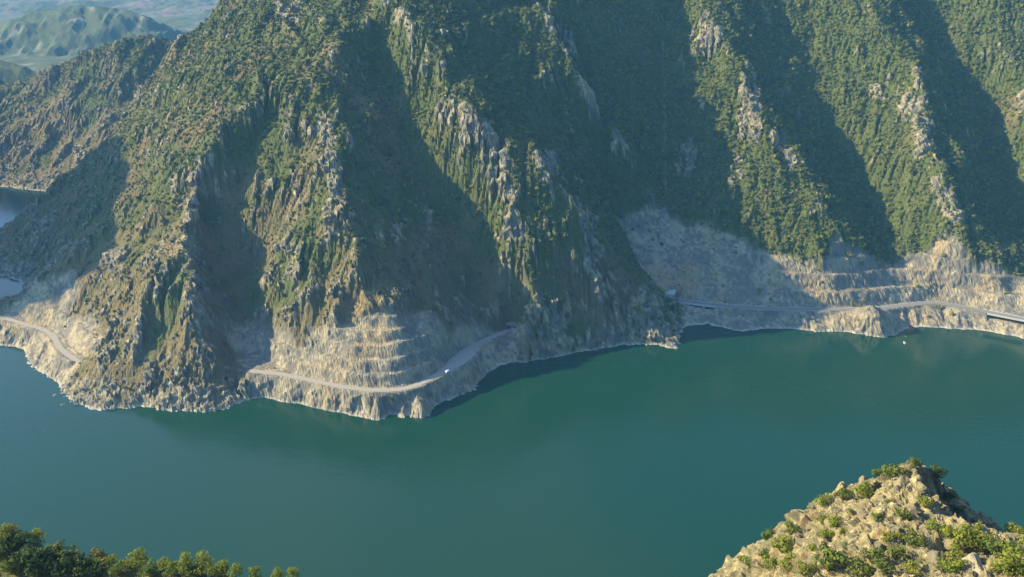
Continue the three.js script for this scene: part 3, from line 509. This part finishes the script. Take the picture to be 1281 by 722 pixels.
function sweep(curve, t0, t1, off, y0, y1, thick, n) {                   // a wall or beam that follows the curve
  const parts = [];
  for (let k = 0; k < n; k++) {
    const a = curve.getPointAt(lerp(t0, t1, k / n)), b = curve.getPointAt(lerp(t0, t1, (k + 1) / n)), d = b.clone().sub(a), l = d.length(), m = a.clone().add(b).multiplyScalar(0.5), nx = -d.z / l, nz = d.x / l;
    const g = new THREE.BoxGeometry(l * 1.002, y1 - y0, thick); g.rotateY(Math.atan2(-d.z, d.x)); g.translate(m.x + nx * off, m.y + (y0 + y1) / 2, m.z + nz * off); parts.push(g);
  }
  return mergeGeometries(parts);
}
function bridge(label, [a, b], piers) {
  const t0 = tOf(right.curve, a), t1 = tOf(right.curve, b), o = thing('road_bridge', label, 'bridge');
  part('deck', sweep(right.curve, t0, t1, 0, -1.3, 0.05, 10.6, 24), concreteMat, o);
  for (const s of [-1, 1]) {
    const par = part('parapet', sweep(right.curve, t0, t1, s * 5.1, 0.052, 0.5, 0.3, 24), concreteMat, o);
    part('hand_rail', sweep(right.curve, t0, t1, s * 5.1, 1.05, 1.17, 0.12, 24), steelMat, par);
    const n = Math.round(right.curve.getLength() * (t1 - t0) / 3), pg = new THREE.BoxGeometry(0.12, 0.56, 0.12);
    for (let k = 0; k <= n; k++) { const p = right.curve.getPointAt(lerp(t0, t1, k / n)), d = right.curve.getTangentAt(lerp(t0, t1, k / n)), q = part('rail_post', pg, steelMat, par); q.position.set(p.x - d.z * s * 5.1, p.y + 0.78, p.z + d.x * s * 5.1); }
  }
  for (const f of piers) { const p = right.curve.getPointAt(lerp(t0, t1, f)), d = right.curve.getTangentAt(lerp(t0, t1, f)), g = new THREE.BoxGeometry(2.4, 16, 9.4).rotateY(Math.atan2(-d.z, d.x)), q = part('pier', g, concreteMat, o); q.position.set(p.x, p.y - 1.302 - 8, p.z); }
  return o;
}
bridge('concrete road bridge in the shade beside the tunnel mouth', BRIDGES[0], [0.35, 0.72]);
bridge('pale concrete road bridge over the sunlit bank, with a railing', BRIDGES[1], [0.0, 0.3, 0.55]).name = 'road_bridge_001';

function guardRail(label, curve, t0, t1, off) {
  const o = thing('guard_rail', label, 'guard rail'), n = Math.round(curve.getLength() * (t1 - t0) / 4), pg = new THREE.BoxGeometry(0.12, 0.8, 0.16);
  part('rail_beam', sweep(curve, t0, t1, off, 0.5, 0.84, 0.1, n), steelMat, o);
  for (let k = 0; k <= n; k++) { const t = lerp(t0, t1, k / n), p = curve.getPointAt(t), d = curve.getTangentAt(t), q = part('post', pg, steelMat, o); q.position.set(p.x - d.z * (off + 0.13), p.y + 0.4, p.z + d.x * (off + 0.13)); }
  return o;
}
{
  const a = tOf(right.curve, BRIDGES[0][1]) + 0.004, b = tOf(right.curve, BRIDGES[1][0]) - 0.004, pa = right.curve.getPointAt(0.5), da = right.curve.getTangentAt(0.5), side = (pa.z + da.x * 5 > pa.z ? 1 : -1) * 5.3;
  guardRail('long steel guard rail on the water side of the lake road', right.curve, a, b, side);
}
{                                                                      // tunnel mouth with its canopy
  const p = right.curve.getPointAt(tOf(right.curve, atHeight(843, 375, ROAD_RIGHT_H)) - 0.006), d = right.curve.getTangentAt(0.06), o = thing('tunnel_portal', 'pale concrete tunnel mouth with a flat canopy where the lake road leaves the cliff', 'tunnel portal');
  o.position.set(p.x, p.y, p.z); o.rotation.y = Math.atan2(-d.z, d.x);
  const arch = new THREE.Shape(); arch.moveTo(-7, 0); arch.lineTo(-7, 8.4); arch.lineTo(7, 8.4); arch.lineTo(7, 0); arch.lineTo(5.2, 0); arch.lineTo(5.2, 3); arch.absarc(0, 3, 5.2 * 0.78, 0.25, Math.PI - 0.25, false); arch.lineTo(-5.2, 3); arch.lineTo(-5.2, 0);
  part('portal_wall', new THREE.ExtrudeGeometry(arch, { depth: 7, bevelEnabled: true, bevelSize: 0.15, bevelThickness: 0.15, bevelSegments: 1 }).rotateY(Math.PI / 2).translate(-6, 0, 0), concreteMat, o);
  part('canopy', new THREE.BoxGeometry(8, 0.6, 16).translate(0.2, 8.9, 0), concreteMat, o);
  for (const s of [-1, 1]) part('canopy_post', new THREE.CylinderGeometry(0.3, 0.3, 8.5, 10).translate(3.4, 4.28, s * 7.3), concreteMat, o);
}
{
  const c = front.curve, t = tOf(c, atHeight(640, 412, ROAD_FRONT_H)), p = c.getPointAt(t), d = c.getTangentAt(t), o = thing('tunnel_portal_001', 'small dark tunnel mouth at the shaded end of the gravel road', 'tunnel portal');
  o.position.set(p.x, p.y, p.z); o.rotation.y = Math.atan2(-d.z, d.x);
  const arch = new THREE.Shape(); arch.moveTo(-4.6, 0); arch.lineTo(-4.6, 6.4); arch.lineTo(4.6, 6.4); arch.lineTo(4.6, 0); arch.lineTo(3.4, 0); arch.lineTo(3.4, 2.6); arch.absarc(0, 2.6, 3.2, 0.1, Math.PI - 0.1, false); arch.lineTo(-3.4, 2.6); arch.lineTo(-3.4, 0);
  part('portal_wall', new THREE.ExtrudeGeometry(arch, { depth: 10, bevelEnabled: true, bevelSize: 0.1, bevelThickness: 0.1, bevelSegments: 1 }).rotateY(Math.PI / 2).translate(-4, 0, 0), new THREE.MeshStandardMaterial({ color: new THREE.Color(0.2, 0.19, 0.17), roughness: 1 }), o);
}
{                                                                      // van standing at the yard's edge
  const o = thing('parked_van', 'small white van parked on the shaded gravel yard', 'van'), p = atHeight(560, 466, ROAD_FRONT_H + 0.13), d = front.curve.getTangentAt(tOf(front.curve, p));
  o.position.set(...p); o.rotation.y = Math.atan2(-d.z, d.x);
  const white = new THREE.MeshPhysicalMaterial({ color: new THREE.Color(0.78, 0.78, 0.77), roughness: 0.35, clearcoat: 0.6 }), dark = new THREE.MeshStandardMaterial({ color: new THREE.Color(0.02, 0.022, 0.025), roughness: 0.2 }), tyre = new THREE.MeshStandardMaterial({ color: new THREE.Color(0.02, 0.02, 0.02), roughness: 0.9 });
  const s = new THREE.Shape(); s.moveTo(-2.7, 0.45); s.lineTo(-2.7, 2.1); s.quadraticCurveTo(-2.65, 2.35, -2.4, 2.38); s.lineTo(1.2, 2.38); s.lineTo(2.0, 1.45); s.lineTo(2.7, 1.2); s.lineTo(2.75, 0.45); s.lineTo(-2.7, 0.45);
  part('body', new THREE.ExtrudeGeometry(s, { depth: 1.8, bevelEnabled: true, bevelSize: 0.08, bevelThickness: 0.1, bevelSegments: 2 }).translate(0, 0, -0.9), white, o);
  part('windscreen', new THREE.BoxGeometry(0.05, 1.0, 1.6).rotateZ(0.7).translate(1.72, 1.92, 0), dark, o);
  for (const z of [-1.01, 1.01]) part('side_window', new THREE.BoxGeometry(0.9, 0.55, 0.03).translate(0.75, 1.85, z), dark, o);
  for (const x of [-1.7, 1.75]) for (const z of [-0.92, 0.92]) part('wheel', new THREE.CylinderGeometry(0.36, 0.36, 0.25, 16).rotateX(Math.PI / 2).translate(x, 0.36, z), tyre, o);
}
// ---------------------------------------------------------------- the near hillside: a rocky knoll on the right, a wooded shoulder on the left
const NB = [-200, 220, -40, 490], near = [];
const nd = (...pts) => near.push(pts.map(([u, v, z]) => atDepth(u, v, z)));
const nw = (...pts) => near.push(pts);
const KNOLL_EDGE = [[918, 745, 172], [934, 722, 178], [958, 692, 182], [982, 664, 184], [1002, 640, 187], [1024, 620, 188], [1058, 605, 189], [1095, 597, 188], [1130, 583, 187], [1148, 580, 187], [1168, 588, 188], [1200, 620, 190], [1228, 645, 191], [1258, 667, 190], [1290, 676, 188]];
nd(...KNOLL_EDGE);
{ const e = KNOLL_EDGE.map(q => atDepth(...q)); nw(...e.map(([x, y, z]) => [x + (x - 97) * 0.35, y - 36, z - 26])); nw(...e.map(([x, y, z]) => [x + (x - 97) * 0.5, y - 110, z - 90])); }
nd([1146, 582, 186], [1147, 604, 178], [1148, 632, 168], [1154, 660, 160], [1166, 684, 152], [1188, 700, 146]);        // crest between the lit and the dark face
nd([1172, 622, 186], [1186, 648, 184], [1204, 672, 179], [1230, 680, 172]);                                                                 // hollow under the dark face
nd([1060, 640, 176], [1030, 680, 166], [1010, 722, 156]);
nd([1120, 640, 166], [1110, 690, 153], [1105, 730, 144]);
nd([1200, 690, 147], [1240, 684, 150], [1281, 690, 150], [1330, 700, 150]);
nd([1190, 735, 132], [1281, 735, 130], [1340, 735, 130]);
const LEFT_EDGE = [[-90, 650, 200], [0, 672, 195], [30, 676, 194], [60, 686, 192], [100, 702, 190], [150, 708, 188], [240, 714, 184], [300, 721, 180], [375, 730, 175], [430, 760, 168]];
nd(...LEFT_EDGE);
{ const e = LEFT_EDGE.map(q => atDepth(...q)); nw(...e.map(([x, y, z]) => [x + 6, y - 40, z - 28])); nw(...e.map(([x, y, z]) => [x + 12, y - 120, z - 95])); nw(...e.map(([x, y, z]) => [x + 4, y - 9, z + 16])); }
nw([-200, 262, -150], [-140, 247, -150], [-90, 240, -146], [-60, 228, -140], [-30, 205, -150], [0, 195, -152], [25, 205, -150], [45, 225, -148]);
nw([-200, 300, -90], [-100, 290, -95], [0, 285, -95], [60, 288, -95], [110, 300, -95], [220, 320, -95]);
nw([-200, 370, -20], [0, 388, -8], [220, 370, -20]); nw([-200, 390, 30], [0, 398, 30], [220, 390, 30]);
nw([-200, -20, -470], [0, -25, -460], [220, -20, -470]);
nw([0, 100, -240], [0, 10, -380]);
const nearCoarse = solve(2, near, NB, 32);
const nearBase = (x, z) => sample(nearCoarse, (x - NB[0]) / 2, (-z - NB[2]) / 2);
const nearRock = (x, z) => {                                            // 1 where rock is bare
  const g = 0.12 * smooth(20, 60, x) - 0.55 * smooth(0, -40, x);
  return smooth(0.36, 0.52, 0.62 + g + 0.7 * fbm(x / 9, z / 9, 4, 0.6) + 0.25 * fbm(x / 2, z / 2, 2) - 0.5 * smooth(168, 140, -z) * smooth(90, 115, x));
};
const nearAt = (x, z) => nearBase(x, z) + 1.5 * fbm(x / 16, z / 16, 3) + nearRock(x, z) * 1.2 * (ridged(x / 8 + z / 14, z / 8, 3) - 0.5);
function nearPlace(x, z) {                                               // crags stand out along the slope's normal
  const h = nearAt(x, z), gx = (nearAt(x + 0.8, z) - nearAt(x - 0.8, z)) / 1.6, gz = (nearAt(x, z + 0.8) - nearAt(x, z - 0.8)) / 1.6, l = Math.hypot(gx, 1, gz), k = nearRock(x, z);
  const wx = x + 1.4 * value3(x / 4, h / 4, z / 4), wh = h + 1.4 * value3(x / 4 + 40, h / 4, z / 4), s = wx * 0.35 + wh;   // beds lean
  const [a1, a2, ia, sa] = cells3(wx / 6, s / 6, z / 6), [b1, b2, ib, sb] = cells3(wx / 2 + 7, s / 3.4, z / 2), [c1, c2, ic, sc] = cells3(wx / 0.95, s / 1.1 + 3, z / 0.95);
  const crag = 1.9 * (ia - 0.4) + 3.2 * sa + 0.8 * (ib - 0.4) + 1.5 * sb - 0.45 * smooth(0.08, 0, b2 - b1) - 0.3 * smooth(0.05, 0, a2 - a1) + 0.3 * (ic - 0.4) + 0.7 * sc + 0.3 * fbm3(x / 0.9, h / 0.9, z / 0.9, 2);
  const d = -0.3 + lerp(0.35 * fbm3(x / 1.4, h / 1.4, z / 1.4, 3), crag, k);
  return [x - gx / l * d, h + d / l, z - gz / l * d];
}
const axis = (a, b, fine, coarse, spans) => { const o = []; let x = a; while (x < b) { o.push(x); x += spans.some(([p, q]) => x >= p && x < q) ? fine : coarse; } o.push(b); return o; };
const nxs = axis(-200, 220, 0.36, 2.4, [[-150, -46], [40, 150]]), nzs = axis(-40, 490, 0.36, 4, [[128, 206]]);
const NR_A = [0.29, 0.24, 0.115], NR_B = [0.175, 0.152, 0.085], NR_C = [0.38, 0.33, 0.19], NR_D = [0.25, 0.17, 0.08], NG_A = [0.095, 0.11, 0.026], NG_B = [0.16, 0.13, 0.05];
setting('near_hillside', gridGeo(nxs, nzs, (i, j) => nearPlace(nxs[i], -nzs[j]), (i, j, [x, y, z]) => {
  const n1 = fbm3(x / 3.2, y / 3.2, z / 3.2, 3, 0.6), n2 = fbm3(x / 0.7, y / 0.7, z / 0.7, 3, 0.65), k = nearRock(x, z);
  const rk = mix3(mix3(mix3(NR_B, NR_A, smooth(-0.3, 0.3, n1 + 0.5 * n2)), NR_C, smooth(0.1, 0.5, n2)), NR_D, 0.8 * smooth(0.25, 0.5, fbm(x / 6 + 40, z / 6, 3)));
  return mul3(mix3(mix3(NG_B, NG_A, smooth(-0.3, 0.3, n1 + n2 * 0.6)), rk, k), 1 + 0.4 * n2);
}, 7), nearMat);
function hitNear(u, v) { const d = ray(u, v); let t = 120; for (let k = 0; k < 800; k++, t += 0.25) { if (EYE + d[1] * t <= nearAt(d[0] * t, d[2] * t)) return [d[0] * t, nearAt(d[0] * t, d[2] * t), d[2] * t, t]; } return null; }
// ---------------------------------------------------------------- near shrubs, trees and rocks, each a thing of its own
const woodMat = new THREE.MeshStandardMaterial({ color: new THREE.Color(0.10, 0.075, 0.05), roughness: 1, bumpMap: roughBump, bumpScale: 0.03 });
const leafTone = (r, g, b) => new THREE.MeshPhysicalMaterial({ color: new THREE.Color(r, g, b), roughness: 1, transmission: 0.4, thickness: 0, specularIntensity: 0.3 });
const TONES = [leafTone(0.21, 0.25, 0.025), leafTone(0.13, 0.175, 0.024), leafTone(0.23, 0.25, 0.03), leafTone(0.075, 0.115, 0.022), leafTone(0.19, 0.18, 0.045)];
function foliage(seed, clumps, leaf, n) {                                // leaf-sized faces spread through the clumps, with gaps between
  const r = rng(seed), P = [], out = new THREE.Vector3();
  for (const [cx, cy, cz, cr] of clumps) for (let k = 0; k < n * cr * cr; k++) {
    const a = r() * 6.283, q = r() * 2 - 1, s = Math.sqrt(1 - q * q), m = cr * (0.45 + 0.6 * Math.sqrt(r())); out.set(Math.cos(a) * s, q, Math.sin(a) * s);
    const x = cx + out.x * m, y = cy + out.y * m * 0.85, z = cz + out.z * m, e = leaf * (0.6 + 0.8 * r());
    const u = new THREE.Vector3(r() - 0.5, r() - 0.5, r() - 0.5).cross(out).normalize().multiplyScalar(e), w = new THREE.Vector3().crossVectors(out, u).normalize().multiplyScalar(e * 0.7).addScaledVector(out, (r() - 0.4) * e * 0.8);
    P.push(x - u.x, y - u.y, z - u.z, x + w.x, y + w.y, z + w.z, x + u.x, y + u.y, z + u.z, x - u.x, y - u.y, z - u.z, x + u.x, y + u.y, z + u.z, x - w.x, y - w.y, z - w.z);
  }
  const g = new THREE.BufferGeometry(); g.setAttribute('position', new THREE.Float32BufferAttribute(P, 3)); g.computeVertexNormals(); return g;
}
function limb(a, b, r0, r1) { const d = new THREE.Vector3(...b).sub(new THREE.Vector3(...a)), g = new THREE.CylinderGeometry(r1, r0, d.length(), 7, 1, true); g.translate(0, d.length() / 2, 0); g.applyQuaternion(new THREE.Quaternion().setFromUnitVectors(up3, d.normalize())); return g.translate(...a); }
function plant(kind, seed) {                                             // one metre high; shrub, tree or conical juniper
  const r = rng(seed), clumps = [], wood = [], o = new THREE.Group();
  if (kind === 'shrub') {
    const n = 6 + Math.floor(r() * 4);
    for (let k = 0; k < n; k++) { const a = k / n * 6.28 + r(), d = 0.18 + 0.34 * r(), c = [Math.cos(a) * d, 0.32 + 0.4 * r() * (1 - d * 0.6), Math.sin(a) * d, 0.17 + 0.12 * r()]; clumps.push(c); wood.push(limb([0, -0.15, 0], [c[0], c[1], c[2]], 0.025, 0.008)); }
    clumps.push([0, 0.55, 0, 0.3], [0, 0.25, 0, 0.3]);
  } else if (kind === 'tree') {
    const top = [0.06 * (r() - 0.5), 0.55, 0.06 * (r() - 0.5)]; wood.push(limb([0, -0.12, 0], top, 0.035, 0.02), limb(top, [0.05 * (r() - 0.5), 0.85, 0], 0.02, 0.006));
    const n = 8 + Math.floor(r() * 4);
    for (let k = 0; k < n; k++) { const a = k * 2.4 + r(), h = 0.26 + 0.58 * (k / n) + 0.06 * r(), d = (0.36 - 0.24 * (k / n)) * (0.75 + 0.5 * r()), c = [Math.cos(a) * d, h, Math.sin(a) * d, 0.17 + 0.08 * r()]; clumps.push(c); wood.push(limb([0, Math.max(0.15, h - 0.2), 0], [c[0], c[1], c[2]], 0.014, 0.004)); }
    clumps.push([0, 0.9, 0, 0.14], [0, 0.6, 0, 0.26]);
  } else {
    wood.push(limb([0, -0.1, 0], [0, 0.95, 0], 0.04, 0.006));
    for (let k = 0; k < 13; k++) { const h = 0.1 + 0.82 * k / 12, d = 0.2 * (1 - h) * (0.7 + 0.6 * r()), a = k * 2.4 + r(); clumps.push([Math.cos(a) * d, h, Math.sin(a) * d, 0.07 + 0.15 * (1 - h)]); }
  }
  part('trunk', mergeGeometries(wood), woodMat, o);
  part('crown', foliage(seed + 9, clumps, kind === 'shrub' ? 0.055 : 0.04, kind === 'shrub' ? 900 : 1500), TONES[0], o);
  return o;
}
const PROTO = { shrub: [21, 22, 23, 24, 25].map(s => plant('shrub', s)), tree: [31, 32, 33, 34].map(s => plant('tree', s)), juniper: [41].map(s => plant('juniper', s)) };
const counts = {};
function numbered(name) { const n = counts[name] = (counts[name] ?? -1) + 1; return n ? name + '_' + String(n).padStart(3, '0') : name; }
const rp = rng(91);
function put(kind, name, [x, y, z], h, tone, label, category, group) {
  const L = PROTO[kind], o = L[Math.floor(rp() * L.length)].clone(); o.name = numbered(name); o.userData = { label, category }; if (group) o.userData.group = group;
  o.position.set(x, y, z); o.scale.set(h * (0.9 + 0.25 * rp()), h, h * (0.9 + 0.25 * rp())); o.rotation.y = rp() * 6.28; o.children[1].material = TONES[tone]; scene.add(o); return o;
}
function rockGeo(seed) {                                                 // a faceted block: a ball cut by planes
  const r = rng(seed), g = new THREE.IcosahedronGeometry(1, 4), p = g.attributes.position, planes = [...Array(16)].map(() => { const a = r() * 6.28, q = r() * 2 - 1, s = Math.sqrt(1 - q * q); return [Math.cos(a) * s, q, Math.sin(a) * s, 0.5 + 0.32 * r()]; }), v = new THREE.Vector3(), uv = g.attributes.uv;
  for (let i = 0; i < p.count; i++) {
    v.fromBufferAttribute(p, i); let m = 1; for (const [a, b, c, d] of planes) { const k = v.x * a + v.y * b + v.z * c; if (k > 1e-3) m = Math.min(m, d / k); }
    m += 0.04 * noise(v.x * 4 + v.z * 3, v.y * 4 + 7) + 0.02 * noise(v.x * 11 + 3, v.y * 11 + v.z * 9); uv.setXY(i, v.x + v.z * 0.5, v.y); p.setXYZ(i, v.x * m, v.y * m, v.z * m);
  }
  g.computeVertexNormals(); return g;
}
const ROCKS = [51, 52, 53, 54].map(rockGeo), rockMat = [[0.29, 0.24, 0.14], [0.21, 0.18, 0.115], [0.38, 0.33, 0.22]].map(c => new THREE.MeshStandardMaterial({ color: new THREE.Color(...c), roughness: 1, bumpMap: ridgeBump, bumpScale: 0.25 }));
function putRock(name, [x, y, z], s, sink, label, group, tone = 0) {
  const m = part(numbered(name), ROCKS[Math.floor(rp() * 4)], rockMat[tone], scene); m.userData = { label, category: 'rock' }; if (group) m.userData.group = group;
  m.position.set(x, y - sink * s[1], z); m.scale.set(...s); m.rotation.set(0, rp() * 6.28, 0); return m;
}
// knoll: place in the enlarged photograph (u = 880 + a / 3.194, v = 540 + b / 3.194) and width there
const sizeWord = w => w < 42 ? 'small' : w < 66 ? 'medium' : 'large', toneWord = ['bright green', 'mid green', 'yellow-green', 'dark green', 'olive-brown'];
const zoneWord = b => b < 200 ? 'on the crest of' : b < 330 ? 'high on' : b < 460 ? 'halfway up' : 'low on';
const knoll = (a, b) => hitNear(880 + a / 3.194, 540 + b / 3.194);
const PXM = 1109;
for (const [a, b, w, tone] of [[548, 158, 45, 1], [598, 178, 52, 3], [840, 140, 48, 1], [760, 192, 84, 1], [700, 182, 44, 1], [632, 262, 74, 0], [560, 268, 54, 1], [480, 300, 62, 0], [500, 232, 42, 1], [440, 250, 32, 1], [412, 272, 32, 0], [350, 408, 58, 1], [260, 442, 66, 1], [318, 482, 72, 0], [240, 506, 44, 1], [180, 545, 54, 0], [265, 550, 60, 0], [340, 552, 72, 0], [480, 370, 42, 1], [525, 384, 62, 0], [490, 430, 54, 0], [435, 480, 42, 0], [505, 552, 112, 1], [690, 356, 42, 1], [680, 524, 74, 1], [735, 440, 52, 2], [780, 430, 34, 2], [800, 350, 56, 1], [835, 456, 84, 1], [770, 504, 64, 1], [830, 566, 64, 2], [720, 566, 64, 1], [400, 570, 64, 0], [620, 578, 84, 1], [570, 470, 34, 1], [555, 410, 30, 2], [300, 300, 26, 1], [345, 300, 22, 0], [265, 362, 34, 1], [150, 520, 30, 1], [590, 330, 26, 1], [740, 290, 26, 1]]) {
  const p = knoll(a, b); if (p) put('shrub', 'knoll_shrub', p, w / 3.194 / (PXM / p[3]) * 1.05, tone, `${sizeWord(w)} ${toneWord[tone]} shrub ${zoneWord(b)} the sunlit face of the rocky knoll`, 'shrub', 'shrubs on the sunlit knoll face');
}
for (const [a, b, w, tone] of [[885, 300, 46, 2], [935, 186, 56, 3], [992, 192, 44, 1], [1045, 232, 40, 3], [915, 400, 54, 0], [962, 420, 56, 3], [1010, 330, 36, 3], [985, 270, 36, 3]]) {
  const p = knoll(a, b); if (p) put('shrub', 'shaded_shrub', p, w / 3.194 / (PXM / p[3]) * 1.05, tone, `${sizeWord(w)} ${toneWord[tone]} shrub ${zoneWord(b)} the shaded flank of the rocky knoll`, 'shrub', 'shrubs on the shaded knoll flank');
}
for (const [a, b, w, tone] of [[1020, 462, 112, 2], [1056, 456, 92, 2], [1112, 462, 74, 0], [1130, 484, 74, 0], [1232, 424, 74, 2], [1000, 508, 64, 2], [1000, 566, 84, 0], [1180, 506, 94, 1], [1244, 528, 104, 0], [1256, 566, 114, 2], [1214, 566, 84, 0], [1275, 470, 60, 2], [960, 560, 60, 1], [1165, 560, 50, 0]]) {
  const p = knoll(a, b); if (p) put('shrub', 'saddle_shrub', p, w / 3.194 / (PXM / p[3]) * 1.05, tone, `${sizeWord(w)} ${toneWord[tone]} shrub in the thicket ${b < 520 ? 'behind' : 'beside'} the pale rock block below the knoll`, 'shrub', 'thicket below the knoll');
}
{ const p = knoll(1092, 424); if (p) put('juniper', 'juniper', p, 4.6, 2, 'pale green conical juniper at the foot of the shaded knoll face', 'tree'); }
{ const p = knoll(1080, 545); if (p) putRock('pale_block', p, [4.2, 3.4, 3.4], 0.2, 'large pale rock block standing among yellow-green shrubs', null, 2); }
for (const [a, b, w] of [[790, 205, 90], [868, 215, 70], [645, 196, 60], [490, 205, 50], [232, 384, 26], [292, 352, 44], [990, 440, 70], [1185, 365, 60], [1245, 448, 70], [720, 270, 60], [640, 330, 60], [610, 440, 80], [850, 330, 70], [840, 395, 60], [900, 470, 80], [930, 510, 90], [870, 540, 60], [560, 500, 60], [390, 440, 50], [430, 380, 40], [540, 320, 40], [760, 120, 50], [380, 285, 30], [700, 460, 60], [650, 545, 50]]) {
  const p = knoll(a, b), s = w / 3.194 / (PXM / (p ? p[3] : 200)) * 0.5; if (p) putRock('rock_outcrop', p, [s * (0.9 + 0.3 * rp()), s * (0.8 + 0.5 * rp()), s * (0.9 + 0.3 * rp())], 0.35, `${sizeWord(w)} angular rock jutting out ${zoneWord(b)} the sunlit knoll`, 'rocks jutting from the knoll', Math.floor(rp() * 2));
}
// left shoulder: (u = a / 3.2, v = 620 + b / 3.2) of the crown's middle, width and height there
for (const [a, b, w, tone] of [[45, 165, 74, 4], [150, 185, 74, 2], [15, 175, 80, 2], [300, 248, 54, 2], [400, 270, 84, 4], [452, 290, 74, 0], [556, 290, 100, 0], [656, 292, 64, 0], [746, 276, 84, 0], [820, 300, 96, 2], [892, 284, 64, 0], [942, 302, 64, 0], [1020, 312, 64, 0], [1110, 322, 64, 0], [1170, 318, 54, 0]]) {
  const d = ray(a / 3.2, 620 + b / 3.2); let best = null;
  for (let t = 190; t < 260; t += 0.5) { const x = d[0] * t, z = d[2] * t, y = EYE + d[1] * t, g = nearAt(x, z), over = y - g; if (over > 1.2 && (!best || over < best[4])) best = [x, g, z, t, over]; }
  if (best) put('tree', 'broadleaf_tree', best, Math.max(3.8, w / 3.2 / (PXM / best[3]) * 1.05), tone, `${sizeWord(w - 10)} ${toneWord[tone]} broadleaf tree on the rim of the wooded shoulder above the lake`, 'tree', 'trees along the wooded shoulder');
}
for (const [a, b, w, tone] of [[40, 230, 90, 3], [120, 280, 100, 3], [200, 270, 90, 3], [268, 280, 84, 3], [330, 306, 74, 1], [60, 310, 90, 1], [250, 318, 80, 3], [480, 318, 60, 1], [600, 320, 60, 1], [690, 324, 60, 1], [770, 324, 60, 1], [870, 324, 60, 1], [160, 320, 80, 3], [10, 260, 80, 3], [390, 322, 60, 3], [90, 190, 60, 1], [230, 235, 50, 1]]) {
  const p = hitNear(a / 3.2, 620 + b / 3.2); if (p) put('shrub', 'dark_shrub', p, w / 3.2 / (PXM / p[3]) * 1.1, tone, `${sizeWord(w - 10)} ${toneWord[tone]} shrub in the shade below the trees of the wooded shoulder`, 'shrub', 'shrubs in the shade of the wooded shoulder');
}
for (let a = 330; a < 1200; a += 47) {
  const p = hitNear(a / 3.2, 620 + (262 + a * 0.052 + 14 * noise(a, 3)) / 3.2) ?? hitNear(a / 3.2, 720); if (p) put('shrub', 'rim_shrub', p, 2.6 + 0.8 * rp(), 2, 'yellow-green sunlit shrub between the trees on the rim of the wooded shoulder', 'shrub', 'sunlit shrubs along the wooded rim');
}
{ let p = hitNear(118 / 3.2, 620 + 218 / 3.2); if (p) putRock('grey_boulder', p, [2.6, 3, 2.4], 0.2, 'large shaded boulder among trees on the wooded shoulder', 'boulders on the wooded shoulder', 1); p = hitNear(214 / 3.2, 620 + 220 / 3.2); if (p) putRock('grey_boulder', p, [2.2, 2.8, 2.2], 0.1, 'large shaded boulder among trees on the wooded shoulder', 'boulders on the wooded shoulder', 1); }
// rocks in the lake
putRock('islet_rock', atHeight(1132, 429, 0), [4.2, 1.6, 2.6], 0.2, 'pale flat rock in the lake off the rock knob', null, 2);
putRock('islet_rock', atHeight(1133, 421, 0), [1.4, 0.7, 1.2], 0.2, 'tiny rock in the lake between the pale flat rock and the shore', null, 1);
putRock('islet_rock', atHeight(68, 494, 0), [3.6, 1.0, 1.8], 0.3, 'dark low rock in the water off the front cliff', null, 1);
putRock('islet_rock', atHeight(78, 506, 0), [3.2, 1.3, 1.8], 0.3, 'pale low rock touching the foot of the front cliff', null, 2);
renderer.render(scene, camera);
